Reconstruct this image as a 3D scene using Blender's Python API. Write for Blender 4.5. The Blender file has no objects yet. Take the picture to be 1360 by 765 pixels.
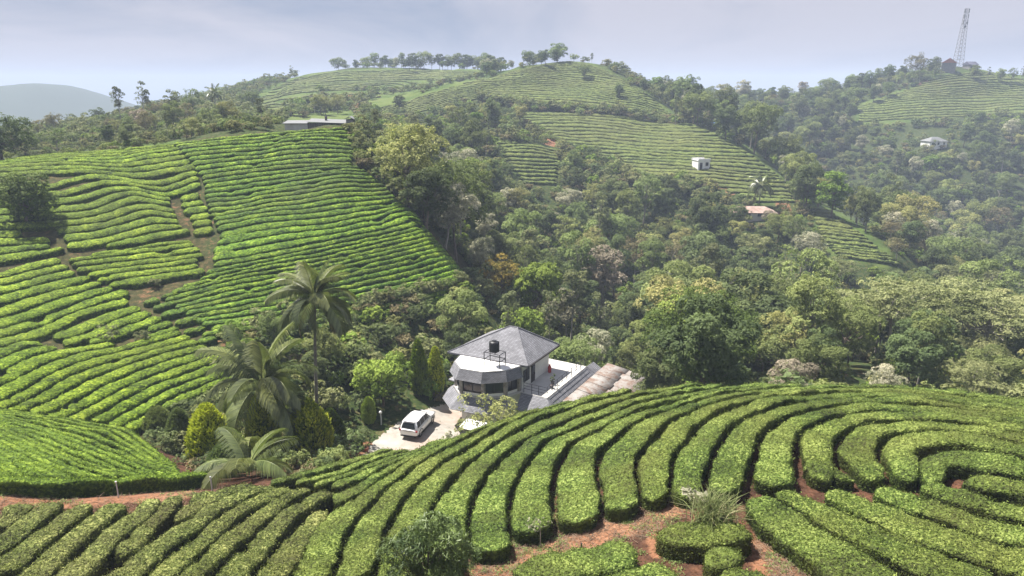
import bpy, bmesh, math, random
import numpy as np
from mathutils import Vector, Matrix

random.seed(7)
RNG = np.random.default_rng(7)
sc = bpy.context.scene
COL = sc.collection

# ------------------------------------------------------------------ camera
FPX, CU, CV = 936.0, 680.0, 382.5
PITCH = math.radians(16.1)
CP, SP = math.cos(PITCH), math.sin(PITCH)
cam = bpy.data.cameras.new('camera')
cam.sensor_width = 36.0
cam.lens = FPX / 1360.0 * 36.0
cam.clip_start, cam.clip_end = 0.5, 12000.0
camo = bpy.data.objects.new('camera', cam)
COL.objects.link(camo)
camo.rotation_euler = (math.radians(90) - PITCH, 0, 0)
sc.camera = camo

# ------------------------------------------------------------------ sky and sun
SUN = Vector((-0.40, 0.27, 0.87)).normalized()
elev = math.asin(SUN.z)
azim = math.atan2(SUN.x, SUN.y)
world = bpy.data.worlds.new('World')
sc.world = world
world.use_nodes = True
wn, wl = world.node_tree.nodes, world.node_tree.links
wn.clear()
w_out = wn.new('ShaderNodeOutputWorld')
w_bg = wn.new('ShaderNodeBackground')
w_bg.inputs['Strength'].default_value = 0.066
w_sky = wn.new('ShaderNodeTexSky')
w_sky.sky_type = 'NISHITA'
w_sky.sun_disc = False
w_sky.sun_elevation = elev
w_sky.sun_rotation = azim
w_sky.air_density = 1.3
w_sky.dust_density = 2.0
w_sky.ozone_density = 2.0
# thin high cloud, the same all round the sky
w_tc = wn.new('ShaderNodeTexCoord')
w_map = wn.new('ShaderNodeMapping')
w_map.inputs['Scale'].default_value = (1.3, 1.3, 6.0)
w_map.inputs['Location'].default_value = (3.1, 0.4, 1.7)
w_n1 = wn.new('ShaderNodeTexNoise')
w_n1.inputs['Scale'].default_value = 1.5
w_n1.inputs['Detail'].default_value = 5
w_n1.inputs['Roughness'].default_value = 0.58
w_n1.inputs['Distortion'].default_value = 0.7
w_rmp = wn.new('ShaderNodeMapRange')
w_rmp.inputs['From Min'].default_value = 0.38
w_rmp.inputs['From Max'].default_value = 0.62
w_rmp.inputs['To Min'].default_value = 0.05
w_rmp.inputs['To Max'].default_value = 0.9
w_mix = wn.new('ShaderNodeMix')
w_mix.data_type = 'RGBA'
w_mix.inputs[7].default_value = (3.85, 3.78, 4.3, 1)
w_add = wn.new('ShaderNodeMix')
w_add.data_type = 'RGBA'
w_add.inputs[0].default_value = 0.925
w_add.inputs[7].default_value = (1.79, 2.16, 3.12, 1)
wl.new(w_tc.outputs['Generated'], w_map.inputs[0])
wl.new(w_map.outputs[0], w_n1.inputs['Vector'])
wl.new(w_n1.outputs[0], w_rmp.inputs[0])
wl.new(w_sky.outputs[0], w_add.inputs[6])
wl.new(w_add.outputs[2], w_mix.inputs[6])
wl.new(w_rmp.outputs[0], w_mix.inputs[0])
wl.new(w_mix.outputs[2], w_bg.inputs[0])
wl.new(w_bg.outputs[0], w_out.inputs[0])

sun = bpy.data.lights.new('sun', 'SUN')
sun.energy = 5.0
sun.angle = math.radians(0.6)
sun.color = (1.0, 0.95, 0.87)
suno = bpy.data.objects.new('sun', sun)
COL.objects.link(suno)
suno.rotation_euler = SUN.to_track_quat('Z', 'Y').to_euler()

sc.view_settings.view_transform = 'Standard'
sc.view_settings.look = 'None'
sc.view_settings.gamma = 1.0
sc.view_settings.use_curve_mapping = False
sc.view_settings.exposure = 1.3
sc.render.engine = 'CYCLES'
cy = sc.cycles
cy.use_denoising = True
cy.max_bounces = 5
cy.diffuse_bounces = 2
cy.glossy_bounces = 2
cy.transmission_bounces = 3
cy.transparent_max_bounces = 4
cy.volume_bounces = 0
cy.sample_clamp_indirect = 4.0

# ------------------------------------------------------------------ helpers
def pix_dir(u, v):
    dx = (np.asarray(u, float) - CU) / FPX
    dy = (CV - np.asarray(v, float)) / FPX
    return dx, CP + dy * SP, -SP + dy * CP

def at(u, v, Y):
    """world point seen in direction (u, v) at forward distance Y"""
    x, y, z = pix_dir(u, v)
    t = Y / y
    return np.array([x * t, Y, z * t])

def to_pix(x, y, z):
    f = y * CP - z * SP
    up = y * SP + z * CP
    f = np.where(np.abs(f) < 1e-3, 1e-3, f)
    return CU + FPX * x / f, CV - FPX * up / f, f

_T = np.random.default_rng(3).random((256, 256))
def vn(x, y, seed=0):
    """value noise 0..1"""
    x = np.asarray(x, float) + seed * 17.31
    y = np.asarray(y, float) + seed * 9.77
    xi = np.floor(x).astype(int); yi = np.floor(y).astype(int)
    fx = x - xi; fy = y - yi
    fx = fx * fx * (3 - 2 * fx); fy = fy * fy * (3 - 2 * fy)
    a = _T[xi & 255, yi & 255]; b = _T[(xi + 1) & 255, yi & 255]
    c = _T[xi & 255, (yi + 1) & 255]; d = _T[(xi + 1) & 255, (yi + 1) & 255]
    return (a * (1 - fx) + b * fx) * (1 - fy) + (c * (1 - fx) + d * fx) * fy

def inpoly(px, py, poly):
    px = np.asarray(px, float); py = np.asarray(py, float)
    r = np.zeros(px.shape, bool)
    n = len(poly)
    for i in range(n):
        x1, y1 = poly[i]; x2, y2 = poly[(i + 1) % n]
        c = ((y1 > py) != (y2 > py))
        with np.errstate(divide='ignore', invalid='ignore'):
            xx = (x2 - x1) * (py - y1) / (y2 - y1 + 1e-12) + x1
        r ^= c & (px < xx)
    return r

# ------------------------------------------------------------------ the lie of the land
# survey points: (u, v, distance) for ground in sight, Z(u, distance, height) for ground behind something
SURVEY = [
 # front knoll
 (760,530,39.5),(700,548,38.5),
 (640,567,37.5),(590,585,36.5),(520,594,36),(440,622,32),(360,641,29),
 (700,600,31),(600,640,28),(500,680,26),(540,765,19.5),(660,735,21),(780,690,23),(1000,640,24),
 (1000,765,17.5),(1200,700,20.5),(1200,765,17),(1360,700,20),(1360,640,22),(300,765,20),(150,765,20.3),(0,765,20.3),
 (0,700,24),(200,700,24.3),(350,700,25),(0,660,27),(130,662,27),(250,655,27.8),
 (1250,594.5,25.5),(1250,578,26.9),(1250,565,28.2),(1250,552,29.6),(1250,543,30.9),(1250,536,32.3),(1250,530.5,33.6),(1250,525,35),(1250,516,37.8),
 (1150,600,26.3),(1150,568,28.5),(1150,552,30),(1150,540.5,31.5),(1150,531,33),(1150,524,34.6),(1150,520,36.1),(1150,509,39.5),
 (1050,600,26.3),(1000,556,30),(1000,536,31.9),(1000,527.5,33.4),(1000,521.6,35),(1000,517.8,36.6),(1000,506.5,41),
 (900,600,27.2),(900,558.6,30.5),(900,543,32.2),(900,536,33.8),(900,528,35.4),(900,510.5,40.6),
 (1340,605,23.6),(1340,589,25),(1340,577.8,26.3),(1340,564.7,27.7),(1340,556,29),(1340,550,30.4),(1340,542,31.7),(1340,535.4,33),(1340,524,36.5),
 (850,604,27.6),(850,562,30.6),(850,549,32),(850,540,33.5),(850,529,35.3),(850,515.5,40),
 # bench left of the knoll
 (0,625,30.5),(0,580,37),(0,545,43),(100,600,34.5),(200,600,37.5),(150,640,28.8),(265,640,30.5),(170,570,42.5),
 # left hill
 (0,520,48),(100,545,46.5),(200,560,48),(100,500,54),(250,500,56),(0,460,59),(100,450,63),(250,450,64),(0,400,70),
 (100,400,72),(180,400,72.5),(0,350,78),(100,350,80),(230,350,82),(0,300,86),(100,300,88),(220,300,90),(0,250,97),
 (100,250,98),(230,250,99.5),(0,208,116),(100,203,113),(225,190,113),(300,182,113),(400,173,114),(460,168,115),
 (300,250,100),(400,250,99),(490,250,100),(300,300,90.5),(400,300,90),(500,300,91.5),(570,300,95),(300,350,81.5),
 (400,350,82),(500,350,84),(600,340,92),(280,400,73),(350,410,73),(450,400,77),(550,380,83),(300,450,64),(350,470,62),
 # garden and drive
 (230,600,44),(290,620,42),(470,605,50),(557,578,55),(500,592,53.5),(600,560,58),(1130,492,66),
 # middle hill
 (715,230,203),(690,190,222),(850,225,225),(930,215,226),(1000,250,208),(1050,268,200),(1000,290,182),(1100,285,188),
 (1180,345,152),(1045,240,222),(985,185,262),(935,168,282),(880,158,292),(780,150,290),(800,190,255),(900,190,250),
 (690,150,285),(640,130,305),(560,150,285),(510,152,280),(490,142,290),(600,115,325),(700,88,355),(760,80,365),
 (800,90,350),(830,105,335),(870,130,315),(905,155,298),(760,110,335),(760,130,312),(480,165,230),
 # back hill, shed
 (330,130,340),(400,100,440),(500,92,470),(640,92,450),(450,140,320),(560,112,400),(60,190,170),(160,172,190),
 (300,150,260),(390,165,140),
 # right ridge
 (1200,250,310),(1240,185,345),(1150,165,375),(1140,150,385),(1300,140,400),(1360,150,380),(1340,105,435),(1270,92,440),
 (1140,130,420),(1050,140,430),
]
HIDDEN = [
 (100,135,-13),(460,130,-7),(300,140,-10),(680,60,-30),(680,66,-30.5),(760,62,-30.5),(820,64,-31),(600,48,-28),
 (520,45,-26.5),(700,48,-27),(850,52,-28),(1000,52,-26.5),(1200,52,-27),(1360,52,-27),(400,45,-25.5),(330,38,-22.5),
 (910,68,-32.5),(1300,66,-31),(700,80,-34),(560,75,-29),(520,68,-28),(800,95,-38),(1000,85,-37),(1150,100,-40),
 (1300,100,-42),(620,105,-29),(700,120,-36),(850,125,-42),(1000,130,-45),(1150,135,-48),(1300,140,-52),(1360,200,-58),
 (1250,240,-61),(1150,240,-57),(650,150,-28),(750,165,-36),(880,165,-43),(1000,160,-41),(760,420,0),(640,400,2),
 (560,190,-19),(520,140,-14),(600,180,-24),(450,600,-20),(0,160,-16),(0,400,-40),(160,400,-25),(0,800,-70),(200,700,-50),
 (950,430,-12),(950,330,-36),(1000,330,-40),(1100,300,-50),(1080,265,-45),(1360,300,-45),(1270,560,-12),(1000,560,-25),
 (1360,560,-4),(640,560,-20),
 (-300,20,-16),(-300,60,-21),(-300,110,-13),(-300,200,-20),(1700,20,-12),(1700,40,-17),(1700,66,-33),(1700,140,-50),
 (1700,240,-58),(1700,400,-15),(-300,450,-40),
 (-400,1000,-85),(300,1000,-80),(700,1000,-80),(1200,1000,-80),(1800,1000,-80),(-400,3000,-150),(680,3000,-150),(1800,3000,-150),
]
_BARE = {(0,660,27),(130,662,27),(250,655,27.8)}
_n_tea = SURVEY.index((230,600,44))
_c = []
for _i, _s in enumerate(SURVEY):          # in the tea the eye meets the hedge tops, 0.7 m above the soil
    _p = at(*_s)
    if _i < _n_tea and _s not in _BARE:
        _p[2] -= 0.7
    _c.append(tuple(_p))
_c += [((u - CU) / FPX * Y / CP, Y, z) for u, Y, z in HIDDEN]
_c += [(0,0,-11.2),(20,0,-10.5),(-20,0,-13),(0,-25,-10),(40,-25,-9),(-40,-25,-12),(45,5,-10.5),(-45,5,-14)]
_c = np.array(_c)

def _warp(x, y):
    k = np.maximum(y + 40.0, 8.0)
    return x / k * 1.3, np.log(k)

_cs, _cb = _warp(_c[:, 0], _c[:, 1])
def _phi(r2):
    return 0.5 * r2 * np.log(r2 + 1e-9)
def _tps_solve():
    n = len(_c)
    r2 = (_cs[:, None] - _cs[None]) ** 2 + (_cb[:, None] - _cb[None]) ** 2
    A = np.zeros((n + 3, n + 3))
    A[:n, :n] = _phi(r2) + np.eye(n) * 2e-5
    P = np.stack([np.ones(n), _cs, _cb], 1)
    A[:n, n:] = P; A[n:, :n] = P.T
    return np.linalg.solve(A, np.concatenate([_c[:, 2], np.zeros(3)]))
_W = _tps_solve()

def H0(x, y):
    x = np.asarray(x, float); y = np.asarray(y, float)
    sh = x.shape
    x = x.ravel(); y = y.ravel()
    out = np.empty(x.size)
    n = len(_c)
    for i in range(0, x.size, 20000):
        s, b = _warp(x[i:i+20000], y[i:i+20000])
        r2 = (s[:, None] - _cs[None]) ** 2 + (b[:, None] - _cb[None]) ** 2
        out[i:i+20000] = _phi(r2) @ _W[:n] + _W[n] + _W[n+1] * s + _W[n+2] * b
    # far hazy hill beyond the left ridge
    def bump(cx, cy, sx, sy, h):
        return h * np.exp(-(((x - cx) / sx) ** 2 + ((y - cy) / sy) ** 2))
    out += bump(-835, 1350, 150, 300, 84) + bump(-1060, 1420, 190, 300, 76) + bump(-560, 1500, 160, 300, 36)
    return out.reshape(sh)

# table of heights on the warped grid: fast look-up for everything that stands on the land
GA0, GA1, NA = -1.75, 1.75, 421
GB0, GB1, NB = math.log(12.0), math.log(3600.0), 521
_ga = np.linspace(GA0, GA1, NA); _gb = np.linspace(GB0, GB1, NB)
_GK = np.exp(_gb)[:, None]
GX = _ga[None, :] * _GK + 0 * _GK
GY = _GK - 40.0 + 0 * _ga[None, :]
GZ = H0(GX, GY)
# drive and house pad levelled
def pad(z, x, y, cx, cy, r0, r1, zz):
    d = np.hypot(x - cx, y - cy)
    k = np.clip((r1 - d) / (r1 - r0), 0, 1); k = k * k * (3 - 2 * k)
    return z * (1 - k) + zz * k
GZ = pad(GZ, GX, GY, -35.5, 127.5, 8.0, 13.0, -8.0)
GZ = pad(GZ, GX, GY, -6.5, 55.8, 4.0, 8.0, -29.3)
GZ = pad(GZ, GX, GY, 1.0, 62.0, 6.5, 10.0, -30.0)
_near = np.clip((GY - 5) / 400.0, 0, 1)
GZ = GZ + (vn(GX * 0.22, GY * 0.22, 1) - 0.5) * (0.18 + 0.8 * _near) + (vn(GX * 0.05, GY * 0.05, 2) - 0.5) * 3.0 * _near

def H(x, y):
    x = np.asarray(x, float); y = np.asarray(y, float)
    k = np.maximum(y + 40.0, 12.001)
    fa = np.clip((x / k - GA0) / (GA1 - GA0) * (NA - 1), 0, NA - 1.001)
    fb = np.clip((np.log(k) - GB0) / (GB1 - GB0) * (NB - 1), 0, NB - 1.001)
    ia = fa.astype(int); ib = fb.astype(int)
    ta = fa - ia; tb = fb - ib
    z = (GZ[ib, ia] * (1 - ta) + GZ[ib, ia + 1] * ta) * (1 - tb) + (GZ[ib + 1, ia] * (1 - ta) + GZ[ib + 1, ia + 1] * ta) * tb
    return z

_MY = np.exp(np.linspace(math.log(12.0), math.log(700.0), 900))
def ground(u, v, h=0.0, ymin=12.0, ymax=700.0, steps=900):
    """first point of the land (plus h) met in direction (u, v)"""
    u = np.atleast_1d(np.asarray(u, float)); v = np.atleast_1d(np.asarray(v, float))
    x, y, z = pix_dir(u, v)
    ys = _MY[(_MY >= ymin) & (_MY <= ymax)][::max(1, 900 // steps)]
    t = ys[None, :] / y[:, None]
    d = z[:, None] * t - (H(x[:, None] * t, ys[None, :] + 0 * t) + h)
    hit = d < 0
    first = np.argmax(hit, 1)
    none = ~hit.any(1)
    first = np.where(none, np.argmin(np.abs(d), 1), first)
    i0 = np.maximum(first - 1, 0)
    r = np.arange(len(u))
    d0 = d[r, i0]; d1 = d[r, first]
    k = np.where((d0 > 0) & (d1 < 0), d0 / (d0 - d1 + 1e-9), 1.0)
    Y = ys[i0] * (1 - k) + ys[first] * k
    T = Y / y
    return np.stack([x * T, Y, H(x * T, Y)], 1), none
# ------------------------------------------------------------------ tea rows: surveyed centre lines
# gaps between the long rows of the knoll, outermost first; a row runs between two of them
KNOLL_GAPS = [
 [(391,775),(404,734),(425,706),(440,686),(460,671),(486,650),(518,628),(560,604),(600,586),(650,564),(700,546),(760,527)],
 [(430,775),(453,738),(460,716),(475,697),(492,675),(511,654),(540,632),(571,612),(599,596),(629,581),(662,566),(715,546),(760,531),(810,521),(850,515)],
 [(502,780),(511,730),(518,708),(529,686),(540,669),(555,647),(581,624),(620,600),(660,572),(710,549),(760,535),(800,526),(850,518),(900,512)],
 [(548,775),(556,715),(574,675),(594,647),(611,630),(648,600),(690,574),(740,553),(790,537),(840,526),(890,518),(950,511)],
 [(622,750),(626,704),(631,665),(648,637),(661,617),(682,600),(700,587),(737,568),(790,548),(819,537),(866,525),(920,516),(980,511),(1050,508)],
 [(683,722),(676,690),(680,660),(695,630),(719,602),(728,590),(759,574),(790,563),(812,553),(845,542),(881,533),(950,520),(1020,513),(1090,510)],
 [(724,700),(727,671),(730,641),(738,613),(745,600),(757,589),(787,580),(800,570),(845,551),(888,539),(950,525),(1000,518),(1080,513),(1180,513)],
 [(811,690),(806,656),(801,641),(797,617),(803,600),(821,586),(836,569),(866,556),(901,543),(950,530),(1000,522),(1070,517),(1150,516),(1220,518),(1360,534),(1420,542)],
 [(853,670),(850,640),(845,615),(852,604),(875,586),(880,573),(909,554),(952,537),(1000,528),(1070,522),(1150,520),(1220,522),(1360,538),(1420,546)],
 [(884,665),(886,634),(901,603),(920,580),(930,567),(963,549),(1017,532),(1070,527),(1145,524),(1199,525),(1360,544),(1420,552)],
 [(938,660),(940,634),(950,601),(970,573),(996,557),(1039,543),(1070,538),(1124,532),(1167,531),(1221,533),(1360,552),(1420,560)],
 [(985,655),(987,638),(1002,608),(1017,580),(1039,560),(1070,549),(1124,542),(1167,540),(1212,541),(1286,547),(1360,559),(1420,568)],
 [(1066,640),(1060,615),(1052,593),(1063,576),(1092,562),(1124,554),(1173,551),(1253,552),(1360,569),(1420,578)],
 [(1126,640),(1116,624),(1106,606),(1113,584),(1135,571),(1165,566),(1199,565),(1243,565),(1296,569),(1360,581),(1420,592)],
 [(1192,640),(1180,618),(1166,602),(1178,586),(1217,578),(1253,578),(1296,581),(1360,593),(1420,604)],
 [(1232,640),(1228,622),(1222,607),(1234,597),(1260,594),(1286,596),(1360,608),(1420,618)],
]
# where the rows of the knoll stop at the path (kept part of the picture plane projected on the hill)
KNOLL_CLIP = [(300,790),(545,790),(600,760),(636,742),(690,722),(712,716),(740,700),(800,688),(812,676),(838,682),(852,668),(905,662),(935,650),
              (985,652),(992,640),(1055,640),(1062,634),(1130,636),(1140,632),(1185,640),(1228,640),(1300,640),(1450,640),(1450,480),(300,480)]
KNOLL_ROWS = [
 [(360,640),(420,625),(470,609),(520,594)],
 [(393,639),(440,628),(490,611),(541,594)],
 [(417,641),(465,627),(515,608),(567,592)],
 [(440,642),(475,631),(520,612),(560,596),(600,579),(640,564),(680,550),(720,538),(760,528)],
 [(446,664),(480,647),(520,620),(560,600),(600,583),(640,567),(680,553),(720,541),(760,531)],
 # inner rows round the top of the knoll
 [(1236,640),(1238,618),(1250,608),(1275,605),(1310,609),(1360,619),(1420,630)],
 # fan of rows right of the path, falling towards the camera
 [(1004,658),(1035,680),(1070,706),(1105,733),(1150,765),(1175,785)],
 [(1032,650),(1075,667),(1107,686),(1150,711),(1205,735),(1260,756),(1310,778)],
 [(1100,648),(1140,665),(1185,684),(1237,705),(1297,725),(1360,740),(1420,757)],
 [(1165,645),(1210,661),(1253,677),(1307,694),(1360,706),(1420,722)],
 [(1225,641),(1264,653),(1312,667),(1360,677),(1420,692)],
 [(1280,636),(1320,643),(1360,651),(1420,664)],
 # short rows beside the path
 [(1075,608),(1092,616),(1112,624),(1136,630)],
]
# olive rows at the lower left
OLIVE_ROWS = [
 [(34,665),(14,679),(-10,694)],
 [(80,666),(50,685),(22,706),(-15,730)],
 [(119,668),(91,687),(60,710),(28,736),(-15,768)],
 [(163,666),(137,684),(108,706),(82,727),(52,755),(28,778)],
 [(209,660),(189,681),(164,699),(138,723),(112,747),(84,774)],
 [(237,655),(221,671),(198,693),(181,716),(162,738)],
 [(292,647),(270,652),(250,660)],
 [(339,642),(302,652),(270,665),(250,680),(233,690)],
 [(367,644),(335,652),(302,666),(276,681),(264,692),(237,706),(207,727),(177,752),(150,775)],
 [(386,646),(356,658),(324,674),(296,692),(272,716),(248,738),(215,770)],
 [(412,648),(380,660),(352,681),(324,700),(298,722),(270,748),(240,778)],
 [(440,652),(408,670),(382,687),(356,711),(332,735),(300,775)],
 [(430,676),(417,691),(397,713),(378,740),(355,772)],
]
# clipped tea at the bottom edge below the path
FRONT_BUSHES = [
 ([(705,775),(742,754),(790,741),(846,736)], 2.2),
 ([(795,794),(850,774),(898,763)], 1.9),
 ([(885,698),(915,709),(960,706),(988,697)], 1.75),
 ([(938,746),(982,735)], 1.15),
 ([(958,776),(1018,766)], 1.2),
 ([(660,792),(720,775)], 1.6),
]
# left hill, upper slope (index of the row, line)
SLOPE_A = [
 (0,[(56,204),(129,200),(194,194),(228,191)]),
 (3,[(-20,214),(75,209),(155,208),(194,201),(239,196)]),
 (5,[(-20,221),(82,215),(155,218),(205,212),(246,206)]),
 (7,[(-20,233),(43,227),(86,226),(119,225),(151,228.5),(190,231),(226,225),(259,220)]),
 (8,[(-20,244),(62,245),(86,240),(119,232),(151,235),(190,242),(216,242),(239,234),(262,227)]),
 (9,[(-20,255),(73,256),(103,249),(134,241),(164,240),(190,246),(216,250),(237,244),(264,234)]),
 (10,[(-20,268),(80,265),(108,261),(140,252),(172,248),(194,253),(218,257),(237,253),(265,241)]),
 (11,[(-20,280),(80,275),(108,273),(129,268),(155,258),(181,254),(205,260),(226,263)]),
 (12,[(-20,290),(80,285),(108,284),(138,276),(164,266),(185,262),(207,266),(226,269)]),
 (13,[(-20,300),(75,295),(112,292),(147,285),(172,276),(198,272),(230,279)]),
 (14,[(75,304),(119,300),(151,294),(179,284),(200,280),(234,286)]),
 (15,[(84,315),(121,310),(162,301),(190,293),(207,289),(237,294)]),
 (16,[(88,326),(138,319),(172,310),(205,301),(241,299)]),
 (17,[(140,325),(183,317),(222,309),(252,305)]),
]
SHORT_A = [
 [(239,262),(265,258)],[(240,271),(270,267)],[(243,279),(276,275)],[(252,288),(279,284)],[(255,296),(281,292)],[(256,306),(283,303)],
 [(-15,309),(28,309)],[(-15,320),(66,318)],[(-15,331),(66,325)],[(-15,344),(40,336),(85,328)],
]
SHORT_B = [
 [(203,408),(232,401)],[(212,418),(250,409)],[(232,428),(264,420)],[(244,440),(272,433)],[(268,444),(300,438)],[(262,452),(288,447)],[(300,458),(322,452)],[(308,446),(340,440)],
 [(190,401),(212,396)],[(282,466),(300,461)],[(226,388),(262,380)],[(296,316),(330,310)],[(288,326),(322,320)],[(284,338),(310,333)],
]
SLOPE_C = [
 [(-15,367),(43,352),(80,344)],[(-15,377),(43,363),(91,352)],[(-15,388),(54,370),(99,359)],[(-15,399),(54,382),(119,366)],
 [(-15,417),(65,393),(134,374)],[(-15,432),(43,415),(97,395),(149,381)],[(-15,445),(43,430),(86,415),(129,398),(170,385)],
 [(-15,457),(43,443),(75,428),(108,413),(170,398)],[(75,447),(108,434),(151,417),(185,406)],[(86,455),(129,441),(162,426),(200,414)],
 [(120,454),(172,436),(213,420)],[(196,436),(229,427)],[(196,448),(237,433)],
 # upper right block of the same slope
 [(120,338),(207,324),(254,319)],[(91,344),(134,338),(194,331),(257,323)],[(95,350),(194,338),(265,330)],
 [(101,357),(151,351),(216,344),(270,337)],[(116,364),(172,356),(216,351),(263,344)],[(129,371),(162,364),(205,359),(263,351)],
 [(144,378),(183,371),(216,366),(272,358)],
]
SLOPE_D = [
 [(-15,473),(26,458),(56,455)],[(-15,489),(39,464),(75,459)],[(-15,508),(26,488),(65,471),(108,461),(151,456)],
 [(-15,531),(43,499),(86,479),(138,464),(194,451),(240,438)],[(-5,541),(43,518),(93,490),(151,473),(194,462),(252,445)],
 [(15,543),(54,527),(97,503),(151,484),(216,464),(263,451)],[(47,546),(86,529),(134,503),(183,484),(237,466),(274,458)],
 [(73,552),(112,533),(151,512),(194,494.5),(248,475),(282,464)],[(97,555),(140,535),(183,512),(216,499),(259,484),(294,472)],
 [(129,557),(172,533),(205,516),(237,503),(290,484),(302,478)],[(151,562),(183,546),(237,516),(290,497),(306,490)],
 [(172,566),(194,555),(233,531),(290,507),(312,499)],
]
SLOPE_B = [
 (0,[(230,190),(300,182),(400,173),(462,169)]),
 (9,[(250,238),(273,234),(329,226),(394,219),(465,217),(500,222)]),
 (20,[(270,306),(286,303),(351,290),(416,285),(490,275),(545,268)]),
 (25,[(276,352),(329,344),(394,331),(490,311),(585,291)]),
 (29,[(213,393),(278,375),(351,360),(416,350),(500,332),(605,309)]),
 (37,[(268,429),(329,421),(390,410),(450,397),(540,378),(640,352)]),
 (41,[(320,452),(370,444),(450,427),(540,406),(655,378)]),
]
B_CLIP = [(229,189),(300,180),(400,170),(460,166),(478,181),(474,199),(466,215),(484,223),(495,231),(508,240),(534,268),(570,292),(579,313),(603,333),
          (626,350),(640,362),(662,382),(600,410),(450,450),(300,460),(262,440),(238,412),(205,392),(262,372),(281,350),(281,330),(291,312),(285,296),(275,275),(270,262),(270,245),(264,230),(247,207)]
BENCH = [
 (0,[(-20,541),(60,550),(120,560),(170,571),(195,590),(232,618)]),
 (4,[(-20,548),(80,572),(150,596),(200,618),(240,630)]),
 (8,[(-20,560),(60,590),(110,612),(150,625),(172,632)]),
 (12,[(-20,580),(40,610),(80,628),(98,634)]),
 (15,[(-20,603),(30,624),(46,631)]),
 (17,[(-20,616),(10,629)]),
]
BENCH_EDGE = [(-25,634),(30,637),(80,640),(140,640),(180,637),(225,634),(280,629)]
M_UPPER = [
 (0,[(690,92),(735,83),(770,82),(800,91)]),
 (8,[(560,124),(640,104),(700,97),(760,97),(815,103),(835,110)]),
 (16,[(490,146),(560,130),(640,116),(700,113),(760,117),(830,125),(870,132)]),
 (24,[(500,155),(560,146),(640,131),(740,138),(830,147),(905,157)]),
]
M_UPPER_CLIP = [(490,142),(560,122),(640,100),(700,88),(750,80),(790,84),(830,105),(870,130),(905,156),(870,153),(800,140),(740,138),(640,129),(560,150),(510,153)]
M_MID = [
 (0,[(690,151),(780,152),(860,158),(910,163)]),
 (5,[(695,170),(800,173),(880,180),(965,184)]),
 (10,[(720,190),(800,195),(900,203),(1000,206)]),
 (14,[(800,211),(900,218),(960,224),(1030,229)]),
 (18,[(820,232),(950,240),(1000,244),(1048,246)]),
 (22,[(900,262),(1000,265),(1056,266)]),
]
M_MID_CLIP = [(688,149),(780,150),(880,158),(935,168),(985,185),(1020,215),(1045,240),(1057,270),(1010,272),(960,250),(920,235),(850,232),(820,215),(770,195),(735,184),(700,165)]
M_LOW = [
 (0,[(660,189),(700,190),(745,197)]),
 (5,[(670,211),(700,212),(745,214)]),
 (11,[(690,241),(715,242),(745,243)]),
]
M_LOW_CLIP = [(655,185),(745,197),(740,246),(695,243),(672,215)]
M_STRIP = [
 (0,[(1072,276),(1108,279)]),
 (5,[(1080,300),(1142,308)]),
 (10,[(1098,324),(1172,333)]),
 (14,[(1112,338),(1196,350)]),
]
M_STRIP_CLIP = [(1074,272),(1102,270),(1150,302),(1198,352),(1140,352),(1098,334)]
BACK_HILL = [
 (0,[(395,103),(450,95),(520,93),(600,94),(650,95)]),
 (6,[(360,118),(430,107),(520,104),(600,105),(640,106)]),
 (12,[(335,135),(400,122),(480,118),(560,120),(600,116)]),
 (18,[(320,152),(380,143),(450,138),(500,138)]),
]
BACK_CLIP = [(320,155),(330,128),(395,100),(450,92),(640,92),(690,93),(600,114),(555,126),(500,142),(450,150),(380,158)]
RIDGE = [
 (0,[(1240,101),(1300,96),(1360,97),(1420,97)]),
 (5,[(1200,120),(1270,113),(1360,111),(1420,111)]),
 (11,[(1140,140),(1200,133),(1280,128),(1360,128),(1420,129)]),
 (18,[(1140,160),(1200,156),(1280,153),(1360,153),(1420,154)]),
]
RIDGE_CLIP = [(1136,166),(1134,142),(1200,118),(1240,102),(1290,94),(1420,90),(1420,156),(1300,154),(1230,162)]
# ------------------------------------------------------------------ mesh and object helpers
def mesh_np(name, V, Q, tint=None, mats=(), mat_idx=None, smooth=False, T=None):
    """mesh from a vertex array, an array of quads (or tris) and optionally more tris T"""
    V = np.ascontiguousarray(V, np.float32); Q = np.ascontiguousarray(Q, np.int32)
    k = Q.shape[1]
    loops = Q.ravel(); tot = np.full(len(Q), k, np.int32)
    if T is not None:
        T = np.ascontiguousarray(T, np.int32)
        loops = np.concatenate([loops, T.ravel()]); tot = np.concatenate([tot, np.full(len(T), 3, np.int32)])
    n = len(tot)
    start = np.concatenate([[0], np.cumsum(tot)[:-1]]).astype(np.int32)
    me = bpy.data.meshes.new(name)
    me.vertices.add(len(V)); me.vertices.foreach_set('co', V.ravel())
    me.loops.add(len(loops)); me.loops.foreach_set('vertex_index', loops)
    me.polygons.add(n); me.polygons.foreach_set('loop_start', start)
    me.polygons.foreach_set('loop_total', tot)
    for m in mats:
        me.materials.append(m)
    if mat_idx is not None:
        me.polygons.foreach_set('material_index', np.ascontiguousarray(mat_idx, np.int32))
    if smooth:
        me.polygons.foreach_set('use_smooth', np.ones(n, bool))
    if tint is not None:
        a = me.attributes.new('tint', 'FLOAT', 'POINT')
        a.data.foreach_set('value', np.ascontiguousarray(tint, np.float32))
    me.update(calc_edges=True)
    return me

def link(name, me, parent=None, loc=None):
    o = bpy.data.objects.new(name, me)
    COL.objects.link(o)
    if parent is not None:
        o.parent = parent
    if loc is not None:
        o.location = [float(c) for c in loc]
    return o

def tag(o, label=None, cat=None, group=None, kind=None):
    if label: o['label'] = label
    if cat: o['category'] = cat
    if group: o['group'] = group
    if kind: o['kind'] = kind
    return o

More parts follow.
